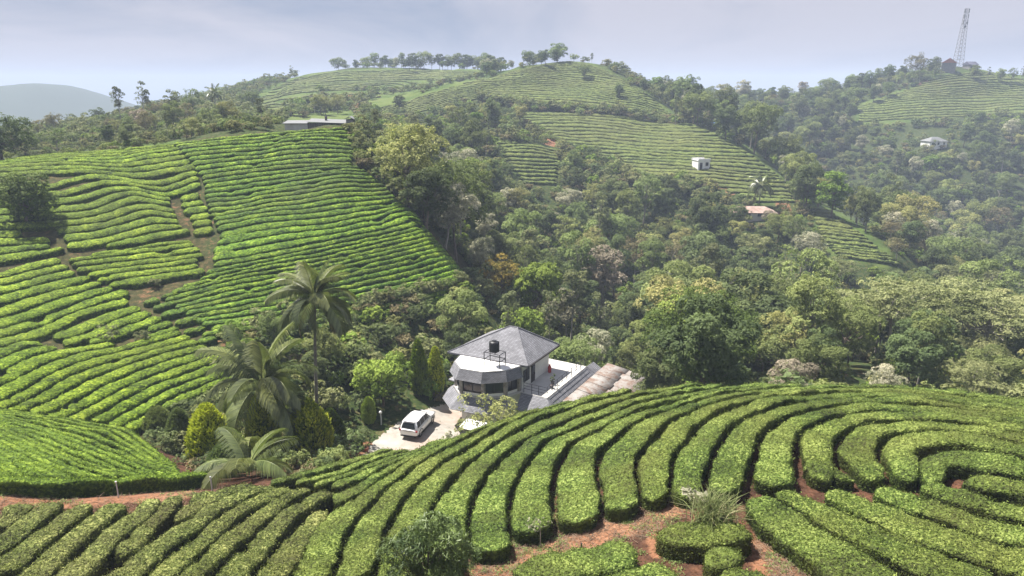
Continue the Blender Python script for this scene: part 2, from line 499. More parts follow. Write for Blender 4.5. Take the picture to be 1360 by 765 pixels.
def empty(name, loc, rz=0.0, s=1.0):
    o = bpy.data.objects.new(name, None)
    COL.objects.link(o)
    o.location = [float(c) for c in loc]
    o.rotation_euler = (0, 0, rz)
    o.scale = (s, s, s)
    return o

class MB:
    """collects boxes, prisms and tubes, builds one mesh"""
    def __init__(self):
        self.bm = bmesh.new()
    def box(self, x0, x1, y0, y1, z0, z1, M=None):
        vs = [self.bm.verts.new((x, y, z)) for z in (z0, z1) for y in (y0, y1) for x in (x0, x1)]
        for f in ((0,2,3,1),(4,5,7,6),(0,1,5,4),(2,6,7,3),(0,4,6,2),(1,3,7,5)):
            self.bm.faces.new([vs[i] for i in f])
        if M is not None:
            for v in vs: v.co = M @ v.co
        return self
    def prism(self, pts, z0, z1, pts_top=None):
        top = pts_top or pts
        n = len(pts)
        a = [self.bm.verts.new((p[0], p[1], z0 if len(p) < 3 else p[2])) for p in pts]
        b = [self.bm.verts.new((p[0], p[1], z1 if len(p) < 3 else p[2])) for p in top]
        self.bm.faces.new(a[::-1]); self.bm.faces.new(b)
        for i in range(n):
            self.bm.faces.new((a[i], a[(i+1) % n], b[(i+1) % n], b[i]))
        return self
    def slab(self, pts, t):
        """thick plate through 3-D points, t thick along its normal"""
        P = [Vector(p) for p in pts]
        nrm = (P[1] - P[0]).cross(P[2] - P[0]).normalized()
        a = [self.bm.verts.new(p - nrm * t) for p in P]
        b = [self.bm.verts.new(p) for p in P]
        n = len(P)
        self.bm.faces.new(a[::-1]); self.bm.faces.new(b)
        for i in range(n):
            self.bm.faces.new((a[i], a[(i+1) % n], b[(i+1) % n], b[i]))
        return self
    def tube(self, pts, radii, n=6, cap=True):
        P = [Vector(p) for p in pts]
        if not hasattr(radii, '__len__'): radii = [radii] * len(P)
        rings = []
        for i, p in enumerate(P):
            t = (P[min(i+1, len(P)-1)] - P[max(i-1, 0)]).normalized()
            a = Vector((0, 0, 1)) if abs(t.z) < 0.9 else Vector((1, 0, 0))
            s = t.cross(a).normalized(); w = s.cross(t)
            rings.append([self.bm.verts.new(p + (s * math.cos(2*math.pi*k/n) + w * math.sin(2*math.pi*k/n)) * radii[i]) for k in range(n)])
        for i in range(len(P) - 1):
            for k in range(n):
                self.bm.faces.new((rings[i][k], rings[i][(k+1) % n], rings[i+1][(k+1) % n], rings[i+1][k]))
        if cap:
            self.bm.faces.new(rings[0][::-1]); self.bm.faces.new(rings[-1])
        return self
    def build(self, name, mat, parent=None, loc=None, bevel=0.0, smooth=False, seg=1):
        if bevel:
            bmesh.ops.bevel(self.bm, geom=list(self.bm.edges), offset=bevel, segments=seg, affect='EDGES', clamp_overlap=True)
        bmesh.ops.recalc_face_normals(self.bm, faces=list(self.bm.faces))
        me = bpy.data.meshes.new(name)
        self.bm.to_mesh(me); self.bm.free()
        me.materials.append(mat)
        if smooth:
            for p in me.polygons: p.use_smooth = True
        return link(name, me, parent, loc)

# ------------------------------------------------------------------ materials
def new_mat(name):
    m = bpy.data.materials.new(name)
    m.use_nodes = True
    nt = m.node_tree
    return m, nt.nodes, nt.links, nt.nodes['Principled BSDF'], nt.nodes['Material Output']

def c4(c):
    return (c[0], c[1], c[2], 1.0)

def ramp(nodes, stops):
    r = nodes.new('ShaderNodeValToRGB')
    e = r.color_ramp.elements
    e[0].position, e[0].color = stops[0][0], c4(stops[0][1])
    e[1].position, e[1].color = stops[-1][0], c4(stops[-1][1])
    for p, c in stops[1:-1]:
        k = e.new(p); k.color = c4(c)
    return r

def noise(nodes, links, scale, detail=3, rough=0.55, coord='Object'):
    tc = nodes.new('ShaderNodeTexCoord')
    n = nodes.new('ShaderNodeTexNoise')
    n.inputs['Scale'].default_value = scale
    n.inputs['Detail'].default_value = detail
    n.inputs['Roughness'].default_value = rough
    links.new(tc.outputs[coord], n.inputs['Vector'])
    return n

def mixc(nodes, links, fac, a, b, mode='MIX'):
    m = nodes.new('ShaderNodeMix')
    m.data_type = 'RGBA'; m.blend_type = mode
    for i, x in ((0, fac), (6, a), (7, b)):
        if isinstance(x, (int, float)): m.inputs[i].default_value = x
        elif isinstance(x, tuple): m.inputs[i].default_value = c4(x)
        else: links.new(x, m.inputs[i])
    return m.outputs[2]

def leaf_mat(name, dark, light, fresh=None, trans=0.25, rough=0.7, obj_var=0.25, patch=0.0, patch_col=(0.1, 0.1, 0.03), patch_scale=0.12, spec=0.12, leafy=0.0):
    """leaf colour runs from old leaf (tint 0) to young leaf (tint 1); plants differ a little from one another"""
    m, N, L, B, O = new_mat(name)
    at_ = N.new('ShaderNodeAttribute'); at_.attribute_name = 'tint'
    stops = [(0.0, dark), (0.75 if fresh else 1.0, light)]
    if fresh: stops.append((1.0, fresh))
    r = ramp(N, stops)
    if leafy:                                 # single leaves on the clipped face: each its own shade and tilt
        tcv = N.new('ShaderNodeTexCoord'); vo = N.new('ShaderNodeTexVoronoi'); vo.inputs['Scale'].default_value = leafy
        L.new(tcv.outputs['Object'], vo.inputs['Vector'])
        sp_ = N.new('ShaderNodeSeparateColor'); L.new(vo.outputs['Color'], sp_.inputs[0])
        ma = N.new('ShaderNodeMath'); ma.operation = 'MULTIPLY_ADD'; ma.inputs[1].default_value = 0.75; ma.inputs[2].default_value = -0.40
        L.new(sp_.outputs[0], ma.inputs[0])
        mb_ = N.new('ShaderNodeMath'); mb_.operation = 'ADD'; mb_.use_clamp = True
        L.new(at_.outputs['Fac'], mb_.inputs[0]); L.new(ma.outputs[0], mb_.inputs[1])
        L.new(mb_.outputs[0], r.inputs[0])
        bpv = N.new('ShaderNodeBump'); bpv.inputs['Strength'].default_value = 1.0; bpv.inputs['Distance'].default_value = 0.6 / leafy
        L.new(vo.outputs['Distance'], bpv.inputs['Height']); bpv.invert = True
        L.new(bpv.outputs[0], B.inputs['Normal'])
    else:
        L.new(at_.outputs['Fac'], r.inputs[0])
    col = r.outputs[0]
    if patch:
        n = noise(N, L, patch_scale, 3)
        rr = ramp(N, [(0.42, (0, 0, 0)), (0.66, (patch, patch, patch))])
        L.new(n.outputs[0], rr.inputs[0])
        col = mixc(N, L, rr.outputs[0], col, patch_col)
    oi = N.new('ShaderNodeObjectInfo')
    hs = N.new('ShaderNodeHueSaturation')
    mr = N.new('ShaderNodeMapRange'); mr.inputs['To Min'].default_value = 1 - obj_var; mr.inputs['To Max'].default_value = 1 + obj_var
    L.new(oi.outputs['Random'], mr.inputs[0]); L.new(mr.outputs[0], hs.inputs['Value'])
    mh = N.new('ShaderNodeMapRange'); mh.inputs['To Min'].default_value = 0.5 - 0.06 * obj_var; mh.inputs['To Max'].default_value = 0.5 + 0.06 * obj_var
    ml = N.new('ShaderNodeMath'); ml.operation = 'FRACT'
    m7 = N.new('ShaderNodeMath'); m7.operation = 'MULTIPLY'; m7.inputs[1].default_value = 7.31
    L.new(oi.outputs['Random'], m7.inputs[0]); L.new(m7.outputs[0], ml.inputs[0]); L.new(ml.outputs[0], mh.inputs[0]); L.new(mh.outputs[0], hs.inputs['Hue'])
    L.new(col, hs.inputs['Color'])
    col = hs.outputs[0]
    L.new(col, B.inputs['Base Color'])
    B.inputs['Roughness'].default_value = rough
    B.inputs['Specular IOR Level'].default_value = spec
    if trans:
        t = N.new('ShaderNodeBsdfTranslucent')
        tw = mixc(N, L, 0.35, col, (0.20, 0.30, 0.03), 'MIX')
        L.new(tw, t.inputs['Color'])
        mx = N.new('ShaderNodeMixShader'); mx.inputs[0].default_value = trans
        L.new(B.outputs[0], mx.inputs[1]); L.new(t.outputs[0], mx.inputs[2]); L.new(mx.outputs[0], O.inputs['Surface'])
    return m

def plain_mat(name, col, rough=0.7, var=0.12, scale=2.0, metal=0.0, bump=0.0, dirt=None, dirt_amt=0.3, spec=0.4, coord='Object'):
    m, N, L, B, O = new_mat(name)
    n = noise(N, L, scale, 5, 0.6, coord)
    a = tuple(c * (1 - var) for c in col); b = tuple(min(1, c * (1 + var)) for c in col)
    r = ramp(N, [(0.3, a), (0.7, b)])
    L.new(n.outputs[0], r.inputs[0])
    out = r.outputs[0]
    if dirt:
        n2 = noise(N, L, scale * 0.37, 6, 0.7, coord)
        r2 = ramp(N, [(0.45, (0, 0, 0)), (0.72, (dirt_amt,) * 3)])
        L.new(n2.outputs[0], r2.inputs[0])
        out = mixc(N, L, r2.outputs[0], out, dirt)
    L.new(out, B.inputs['Base Color'])
    B.inputs['Roughness'].default_value = rough
    B.inputs['Metallic'].default_value = metal
    B.inputs['Specular IOR Level'].default_value = spec
    if bump:
        bp = N.new('ShaderNodeBump'); bp.inputs['Strength'].default_value = bump; bp.inputs['Distance'].default_value = 0.02
        L.new(n.outputs[0], bp.inputs['Height']); L.new(bp.outputs[0], B.inputs['Normal'])
    return m
# ------------------------------------------------------------------ ground sheet
def zone_ground():
    U, V, F = to_pix(GX, GY, GZ)
    soil = np.zeros(GX.shape); path = np.zeros(GX.shape); mead = np.zeros(GX.shape)
    def mark(arr, poly, y0, y1, val=1.0):
        k = inpoly(U, V, poly) & (GY > y0) & (GY < y1)
        arr[k] = np.maximum(arr[k], val)
    # tea land: red soil under the rows
    soil[(GY < 42) & (F > 0)] = 1.0
    soil[GY < 12] = 1.0
    mark(soil, [(-200,205),(229,189),(300,400),(268,432),(310,500),(200,570),(230,610),(300,660),(-200,660)], 42, 125, .35)
    mark(soil, B_CLIP[:16] + [(450,400),(300,430)] + B_CLIP[-14:], 60, 118, .35)
    for cl in (M_MID_CLIP, M_UPPER_CLIP, M_LOW_CLIP, M_STRIP_CLIP): mark(mead, cl, 120, 400)
    # trodden paths
    mark(path, [(-60,648),(60,652),(150,655),(250,645),(262,652),(235,668),(140,672),(60,672),(-60,682)], 20, 32)
    mark(path, [(600,790),(636,745),(700,728),(770,706),(840,690),(900,668),(905,682),(860,706),(800,724),(740,745),(690,775),(660,800)], 14, 30)
    mark(path, [(870,700),(890,735),(860,742),(850,712)], 14, 30)
    mark(path, [(985,715),(1010,690),(1050,720),(1075,752),(1085,790),(1020,790),(1000,745)], 14, 30, 0.8)
    mark(path, [(425,690),(432,680),(443,682),(438,700)], 18, 32)
    mark(path, [(224,188),(232,188),(250,210),(266,232),(270,262),(286,292),(290,312),(278,330),(282,350),(266,372),(270,400),(262,405),(256,372),(272,345),(268,318),(276,300),(262,262),(260,236),(242,208)], 60, 125, 0.40)
    mark(path, [(228,262),(240,268),(258,300),(275,318),(266,325),(245,300),(230,282)], 60, 125, 0.40)
    mark(path, [(-60,350),(30,336),(85,330),(220,307),(224,312),(90,341),(30,348),(-60,366)], 60, 110, 0.38)
    mark(path, [(175,390),(205,375),(215,395),(200,405),(180,404)], 60, 110, 0.38)
    mark(path, [(275,445),(290,440),(330,455),(345,470),(330,480),(295,465)], 50, 90, 0.42)
    mark(path, [(-60,285),(0,288),(20,300),(10,308),(-60,308)], 60, 110, 0.38)
    mark(path, [(455,120),(470,125),(492,148),(500,156),(485,158),(465,142)], 150, 420)
    mark(path, [(440,620),(450,590),(500,585),(490,606),(460,628)], 42, 60, 0.9)
    mark(path, [(1090,478),(1170,480),(1170,508),(1050,506)], 45, 80, 0.33)
    mark(path, [(985,400),(1010,420),(1015,470),(1000,470)], 60, 130, 0.7)
    mark(path, [(640,120),(665,122),(650,136),(636,135)], 240, 400, 0.9)
    mark(path, [(715,180),(740,183),(760,196),(730,196)], 180, 300, 0.9)
    mark(path, [(955,215),(975,225),(990,255),(965,262),(955,240)], 150, 260, 0.9)
    mark(path, [(1030,258),(1050,272),(1050,290),(1035,285)], 150, 230, 0.9)
    mark(path, [(1215,108),(1262,110),(1262,114),(1215,114)], 380, 460, 0.8)
    # close-cropped tea and grass on the far hills
    mark(mead, [(330,180),(300,150),(330,125),(400,98),(500,90),(650,90),(700,95),(640,105),(560,125),(480,150),(470,160)], 200, 520)
    mark(mead, [(1140,165),(1135,140),(1200,118),(1240,100),(1290,92),(1420,88),(1420,160),(1360,165),(1300,150),(1230,165)], 330, 480)
    mark(mead, [(60,205),(40,190),(240,180),(240,192)], 112, 140)
    return soil, path, mead

m_ground, N, L, B, O = new_mat('ground')
def attr(N, nm):
    a = N.new('ShaderNodeAttribute'); a.attribute_name = nm
    return a.outputs['Fac']
n_big = noise(N, L, 0.35, 5, 0.6); n_mid = noise(N, L, 1.7, 6, 0.65); n_fine = noise(N, L, 9.0, 5, 0.7); n_far = noise(N, L, 0.055, 6, 0.6)
floor_r = ramp(N, [(0.3, (0.022, 0.035, 0.012)), (0.5, (0.045, 0.07, 0.02)), (0.62, (0.10, 0.095, 0.04)), (0.8, (0.16, 0.10, 0.055))])
L.new(n_mid.outputs[0], floor_r.inputs[0])
soil_r = ramp(N, [(0.25, (0.035, 0.021, 0.015)), (0.5, (0.085, 0.043, 0.027)), (0.75, (0.17, 0.082, 0.048))])
L.new(n_mid.outputs[0], soil_r.inputs[0])
path_r = ramp(N, [(0.25, (0.14, 0.068, 0.040)), (0.5, (0.26, 0.128, 0.072)), (0.75, (0.36, 0.205, 0.125))])
L.new(n_big.outputs[0], path_r.inputs[0])
mead_r = ramp(N, [(0.3, (0.04, 0.07, 0.02)), (0.48, (0.085, 0.13, 0.03)), (0.62, (0.13, 0.17, 0.045)), (0.75, (0.16, 0.16, 0.06))])
L.new(n_far.outputs[0], mead_r.inputs[0])
col = mixc(N, L, attr(N, 'soil'), floor_r.outputs[0], soil_r.outputs[0])
col = mixc(N, L, attr(N, 'mead'), col, mead_r.outputs[0])
pe = N.new('ShaderNodeMath'); pe.operation = 'MULTIPLY_ADD'; pe.inputs[1].default_value = 0.9; pe.inputs[2].default_value = -0.45
L.new(n_mid.outputs[0], pe.inputs[0])
ps = N.new('ShaderNodeMath'); ps.operation = 'ADD'
L.new(attr(N, 'path'), ps.inputs[0]); L.new(pe.outputs[0], ps.inputs[1])
pr = N.new('ShaderNodeMapRange'); pr.inputs['From Min'].default_value = 0.35; pr.inputs['From Max'].default_value = 0.6
L.new(ps.outputs[0], pr.inputs[0])
col = mixc(N, L, pr.outputs[0], col, path_r.outputs[0])
fine = ramp(N, [(0.32, (0.35, 0.32, 0.30)), (0.5, (0.85, 0.84, 0.83)), (0.72, (1.1, 1.1, 1.1))])
L.new(n_fine.outputs[0], fine.inputs[0])
col = mixc(N, L, 1.0, col, fine.outputs[0], 'MULTIPLY')
L.new(col, B.inputs['Base Color'])
B.inputs['Roughness'].default_value = 0.95
B.inputs['Specular IOR Level'].default_value = 0.1
bp = N.new('ShaderNodeBump'); bp.inputs['Strength'].default_value = 0.7; bp.inputs['Distance'].default_value = 0.12
L.new(n_mid.outputs[0], bp.inputs['Height']); L.new(bp.outputs[0], B.inputs['Normal'])

_idx = np.arange(NA * NB).reshape(NB, NA)
_q = np.stack([_idx[:-1, :-1], _idx[:-1, 1:], _idx[1:, 1:], _idx[1:, :-1]], -1).reshape(-1, 4)
_me = mesh_np('ground', np.stack([GX, GY, GZ], -1).reshape(-1, 3), _q, mats=[m_ground], smooth=True)
for _nm, _arr in zip(('soil', 'path', 'mead'), zone_ground()):
    _a = _me.attributes.new(_nm, 'FLOAT', 'POINT')
    _a.data.foreach_set('value', _arr.ravel().astype(np.float32))
tag(link('ground', _me), kind='structure')
# ------------------------------------------------------------------ tea hedges
def resample(P, step):
    P = np.asarray(P, float)
    d = np.hypot(*np.diff(P[:, :2], axis=0).T)
    s = np.concatenate([[0], np.cumsum(d)])
    if s[-1] < 1e-6: return P[:1]
    n = max(int(round(s[-1] / step)), 2)
    t = np.linspace(0, s[-1], n + 1)
    return np.stack([np.interp(t, s, P[:, i]) for i in range(P.shape[1])], 1)

def smooth(P, k=2):
    P = P.copy()
    for _ in range(k):
        P[1:-1] = 0.25 * P[:-2] + 0.5 * P[1:-1] + 0.25 * P[2:]
    return P

def spline(pts, n=60):
    """Catmull-Rom through picture points"""
    P = np.asarray(pts, float)
    if len(P) == 2:
        t = np.linspace(0, 1, n)[:, None]
        return P[0] * (1 - t) + P[1] * t
    Q = np.vstack([2 * P[0] - P[1], P, 2 * P[-1] - P[-2]])
    m = len(P) - 1
    out = []
    for g in np.linspace(0, m - 1e-6, n):
        i = int(g); t = g - i
        a, b, c, d = Q[i:i+4]
        out.append(0.5 * ((2 * b) + (c - a) * t + (2 * a - 5 * b + 4 * c - d) * t * t + (3 * b - a - 3 * c + d) * t ** 3))
    return np.array(out)

def lay(pts, h=0.7, ymin=12, ymax=700, n=80):
    """picture line -> line on the land, dropping points that shoot past a crest"""
    s = spline(pts, n)
    P, none = ground(s[:, 0], s[:, 1], h, ymin, ymax)
    P = P[~none]
    if len(P) > 2:
        d = np.hypot(*np.diff(P[:, :2], axis=0).T)
        med = np.median(d)
        bad = np.where(d > max(6 * med, 3.0))[0]
        if len(bad):                       # keep the longest unbroken run
            cuts = np.concatenate([[0], bad + 1, [len(P)]])
            j = np.argmax(np.diff(cuts)); P = P[cuts[j]:cuts[j+1]]
    return smooth(P, 3) if len(P) > 4 else P

def family(guides, **kw):
    """rows between surveyed ones, evenly spaced on the ground"""
    laid = [(i, resample(lay(g, **kw), 0.25)) for i, g in guides]
    rows = []
    for (i0, A), (i1, B_) in zip(laid[:-1], laid[1:]):
        n = 120
        ta = np.linspace(0, 1, n)
        RA = np.stack([np.interp(ta, np.linspace(0, 1, len(A)), A[:, k]) for k in range(2)], 1)
        RB = np.stack([np.interp(ta, np.linspace(0, 1, len(B_)), B_[:, k]) for k in range(2)], 1)
        for r in range(i0, i1):
            f = (r - i0) / (i1 - i0)
            rows.append(RA * (1 - f) + RB * f)
    rows.append(laid[-1][1][:, :2])
    return rows

def clip(rows, poly, hh=0.7, minlen=1.5):
    out = []
    for R in rows:
        R = resample(R[:, :2], 0.2)
        u, v, f = to_pix(R[:, 0], R[:, 1], H(R[:, 0], R[:, 1]) + hh)
        k = inpoly(u, v, poly)
        if not k.any():
            continue
        e = np.flatnonzero(np.diff(np.concatenate([[0], k.astype(int), [0]])))
        for a, b in zip(e[::2], e[1::2]):
            if (b - a) * 0.2 > minlen:
                out.append(R[a:b])
    return out

PROF11 = np.array([(-.96,-.35),(-.98,.25),(-1.03,.66),(-1.02,.86),(-.88,.98),(-.45,1.0),(0,1.01),(.45,1.0),(.88,.98),(1.02,.86),(1.03,.66),(.98,.25),(.96,-.35)])
PROF7 = np.array([(-.98,-.4),(-1.02,.62),(-.90,.96),(0,1.02),(.90,.96),(1.02,.62),(.98,-.4)])
TEA_COUNT = [0]
def hedge(R, w, h, step, prof, amp, dens, ls, mat, label, group, name='tea_hedge', seed=0, fresh=0.6, gap=0.0, thin=False, lump=1.0):
    R = resample(R[:, :2], step)
    n = len(R)
    if not hasattr(w, '__len__'): w = (np.full(4, w / 2), np.full(4, w / 2))
    wa, wb = (np.interp(np.linspace(0, 1, n), np.linspace(0, 1, len(q)), q) for q in w)
    T = np.gradient(R, axis=0); T /= np.maximum(np.hypot(T[:, 0], T[:, 1]), 1e-9)[:, None]
    Nn = np.stack([-T[:, 1], T[:, 0]], 1)
    s = np.concatenate([[0], np.cumsum(np.hypot(*np.diff(R, axis=0).T))])
    sd = seed + TEA_COUNT[0] * 3.17
    TEA_COUNT[0] += 1
    # plants along the row: shoulders swell and pinch
    e = np.minimum(s, s[-1] - s)
    end = np.sqrt(np.clip(1 - (1 - np.clip(e / 0.55, 0, 1)) ** 2, 0.02, 1))
    wl = wb * (1.03 - vn(s * 0.9, sd, 5) * 0.2) * end
    wr = wa * (1.03 - vn(s * 0.9, sd + 40, 6) * 0.2) * end
    hh = h * (0.97 + (vn(s * 0.7, sd + 80, 7) - 0.5) * 0.22) * (0.75 + 0.25 * end)
    # single bushes: notches where two plants meet, each plant its own shade
    brng = np.random.default_rng(int(sd * 100) % 99991)
    cuts = np.cumsum(brng.uniform(0.8, 1.9, int(s[-1] / 0.8) + 4)) - brng.uniform(0, 1.0)
    bid = np.searchsorted(cuts, s)
    near_cut = np.min(np.abs(s[:, None] - cuts[None, :]), 1); which = np.argmin(np.abs(s[:, None] - cuts[None, :]), 1)
    depth = lump * (brng.random(len(cuts)) ** 2)[which] * np.exp(-(near_cut / 0.16) ** 2)
    hh = hh * (1 - 0.16 * depth); wl = wl * (1 - 0.22 * depth); wr = wr * (1 - 0.22 * depth)
    bh = lump * brng.normal(0, 0.035, len(cuts) + 1)[bid]; hh = hh * (1 + bh)
    btint = brng.normal(0, 0.06, len(cuts) + 1)[bid]
    if gap:                                   # places where a plant has died back
        g = vn(s * 0.45, sd + 120, 8)
        kk = np.clip((g - (1 - gap)) / 0.08, 0, 1)
        hh = hh * (1 - 0.45 * kk); wl = wl * (1 - 0.35 * kk); wr = wr * (1 - 0.35 * kk)
    m = len(prof)
    off = np.where(prof[None, :, 0] < 0, prof[None, :, 0] * wl[:, None], prof[None, :, 0] * wr[:, None])
    X = R[:, 0, None] + Nn[:, 0, None] * off; Y = R[:, 1, None] + Nn[:, 1, None] * off
    wob = (vn(s[:, None] * 2.6 + sd, np.arange(m)[None] * 1.7 + sd, 9) - 0.5) * 2 * amp
    wob2 = (vn(s[:, None] * 5.5 + sd, np.arange(m)[None] * 2.9 + sd, 10) - 0.5) * 2 * amp
    side = np.clip(np.abs(prof[:, 0]), 0, 1) * np.sign(prof[:, 0])
    X += Nn[:, 0, None] * wob * side[None]; Y += Nn[:, 1, None] * wob * side[None]
    Z = H(X, Y) + prof[None, :, 1] * hh[:, None] + (wob * 0.6 + wob2 * 0.6) * (prof[None, :, 1] > 0.5)
    V = np.stack([X, Y, Z], -1)
    idx = np.arange(n * m).reshape(n, m)
    Q = np.stack([idx[:-1, :-1], idx[1:, :-1], idx[1:, 1:], idx[:-1, 1:]], -1).reshape(-1, 4)
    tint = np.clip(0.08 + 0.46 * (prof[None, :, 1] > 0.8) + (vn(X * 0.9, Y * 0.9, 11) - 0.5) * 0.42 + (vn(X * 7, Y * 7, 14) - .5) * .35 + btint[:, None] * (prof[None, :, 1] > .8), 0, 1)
    VV = [V.reshape(-1, 3)]; QQ = [Q]; TT = [tint.ravel()]
    caps = np.array([[idx[0, k], idx[0, k+1], idx[0, m-2-k], idx[0, m-1-k]] for k in range(m // 2 - 0) if k + 1 < m - 2 - k] +
                    [[idx[-1, k+1], idx[-1, k], idx[-1, m-1-k], idx[-1, m-2-k]] for k in range(m // 2) if k + 1 < m - 2 - k])
    if len(caps): QQ.append(caps)
    LT = None
    if dens:
        A, B_, C_, D_ = (V[:-1, :-1], V[1:, :-1], V[1:, 1:], V[:-1, 1:])
        nr = np.cross(B_ - A, D_ - A); ar = np.linalg.norm(nr, axis=-1)
        nr = nr / np.maximum(ar, 1e-9)[..., None]
        cy_ = (A[..., 1] + C_[..., 1]) * .5
        fall = np.clip((24.0 / np.maximum(cy_, 16.0)) ** 1.6, 0.35, 1.3) if thin else 1.0
        flat = (ar * fall).ravel(); tot = flat.sum()
        k = int(tot * dens)
        pick = RNG.choice(flat.size, k, p=flat / tot)
        a, b = RNG.random((2, k, 1))
        pa, pb, pc, pd = (M_.reshape(-1, 3)[pick] for M_ in (A, B_, C_, D_))
        P = (pa * (1 - a) + pb * a) * (1 - b) + (pd * (1 - a) + pc * a) * b
        nv = nr.reshape(-1, 3)[pick]
        nv = nv * np.where((nv[:, 2] < -0.2), -1, 1)[:, None]
        jit = RNG.normal(0, 0.55, (k, 3))
        d = nv + jit; d /= np.linalg.norm(d, axis=1)[:, None]
        t1 = np.cross(d, RNG.normal(0, 1, (k, 3))); t1 /= np.maximum(np.linalg.norm(t1, axis=1), 1e-9)[:, None]
        t2 = np.cross(d, t1)
        sz = ls * (0.6 + 0.8 * RNG.random((k, 1)))
        P = P + nv * (RNG.exponential(0.036, (k, 1)).clip(0, .17) - 0.012)
        shoot = (RNG.random(k) < 0.05) & (nv[:, 2] > 0.7)               # fresh shoots standing above the plucked table
        P[shoot, 2] += RNG.uniform(0.03, 0.13, shoot.sum())
        t1[shoot] = t1[shoot] * 0.5 + np.array([0, 0, 0.85])
        LV = np.stack([P - t1 * sz - t2 * sz * 0.42, P - t1 * sz * 0.6 + t2 * sz * 0.5, P + t1 * sz * 1.15], 1).reshape(-1, 3)
        LT = np.arange(k * 3).reshape(-1, 3) + n * m
        top = np.clip(nv[:, 2], 0, 1)
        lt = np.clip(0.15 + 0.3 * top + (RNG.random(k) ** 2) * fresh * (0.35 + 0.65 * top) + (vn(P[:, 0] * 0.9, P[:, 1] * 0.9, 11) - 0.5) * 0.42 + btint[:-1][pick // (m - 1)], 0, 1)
        VV.append(LV); TT.append(np.repeat(lt, 3))
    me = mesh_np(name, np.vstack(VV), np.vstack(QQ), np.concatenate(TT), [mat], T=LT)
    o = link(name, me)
    return tag(o, label, 'tea hedge', group)

def row_widths(rows, i, gap, wmin, wmax, lane=0.0):
    """half way to the neighbour on each side, less half the picking lane: (left, right)"""
    R = resample(rows[i][:, :2], 0.6)
    T = np.gradient(R, axis=0); Nn = np.stack([-T[:, 1], T[:, 0]], 1); Nn /= np.maximum(np.linalg.norm(Nn, axis=1), 1e-9)[:, None]
    best = np.full((2, len(R)), 9.9)
    for j in range(len(rows)):
        if j == i: continue
        S = rows[j][:, :2]
        S = S[::max(1, len(S) // 200)]
        dx = S[None, :, 0] - R[:, 0, None]; dy = S[None, :, 1] - R[:, 1, None]
        d = np.hypot(dx, dy); k = np.argmin(d, 1); q = np.arange(len(R))
        side = dx[q, k] * Nn[:, 0] + dy[q, k] * Nn[:, 1]
        on = np.abs(side) > 0.55 * d[q, k]                      # beside, not beyond the end
        for s_, m in ((0, side > 0), (1, side <= 0)):
            best[s_] = np.where(m & on, np.minimum(best[s_], d[q, k]), best[s_])
    lo = np.minimum(best[0], best[1]); best = np.where(best > 6, np.where(lo < 6, lo, wmax), best)
    vd = R / np.maximum(np.linalg.norm(R, axis=1), 1e-9)[:, None]; Tn = T / np.maximum(np.linalg.norm(T, axis=1), 1e-9)[:, None]
    gap = gap + lane * np.abs(Tn[:, 0] * vd[:, 1] - Tn[:, 1] * vd[:, 0])[None, :]      # wider picking lanes along the brow
    w = np.clip(best / 2 - gap / 2 - 0.007 * np.clip(R[:, 1] - 24, 0, 16)[None, :], wmin / 2, wmax / 2)
    if w.shape[1] > 6:
        k = np.ones(5) / 5; w = np.stack([np.convolve(np.pad(r, 2, 'edge'), k, 'valid') for r in w])
    return w[0], w[1]

m_tea_near = leaf_mat('tea_near', (0.023, 0.031, 0.013), (0.124, 0.183, 0.034), (0.324, 0.396, 0.104), trans=0.25, obj_var=0.08, patch=0.35, patch_col=(0.171, 0.167, 0.045), patch_scale=0.25, leafy=13)
m_tea_olive = leaf_mat('tea_olive', (0.025, 0.027, 0.013), (0.140, 0.176, 0.041), (0.360, 0.378, 0.126), trans=0.22, obj_var=0.08, patch=0.3, patch_col=(0.180, 0.153, 0.063), patch_scale=0.3, leafy=13)
m_tea_left = leaf_mat('tea_left', (0.022, 0.041, 0.007), (0.180, 0.279, 0.020), (0.378, 0.486, 0.045), trans=0.28, obj_var=0.08, patch=0.35, patch_col=(0.117, 0.144, 0.027), patch_scale=0.09, leafy=6)
m_tea_bench = leaf_mat('tea_bench', (0.030, 0.055, 0.012), (0.165, 0.255, 0.030), (0.32, 0.43, 0.055), trans=0.28, obj_var=0.05, leafy=10)
m_tea_steep = leaf_mat('tea_steep', (0.016, 0.038, 0.008), (0.149, 0.257, 0.020), (0.324, 0.450, 0.045), trans=0.28, obj_var=0.14, patch=0.6, patch_col=(0.081, 0.108, 0.036), patch_scale=0.05, leafy=5)
m_tea_far = leaf_mat('tea_far', (0.032, 0.050, 0.016), (0.158, 0.198, 0.050), (0.225, 0.270, 0.072), trans=0.22, obj_var=0.10, patch=0.35, patch_col=(0.153, 0.149, 0.054), patch_scale=0.04, leafy=2.5)

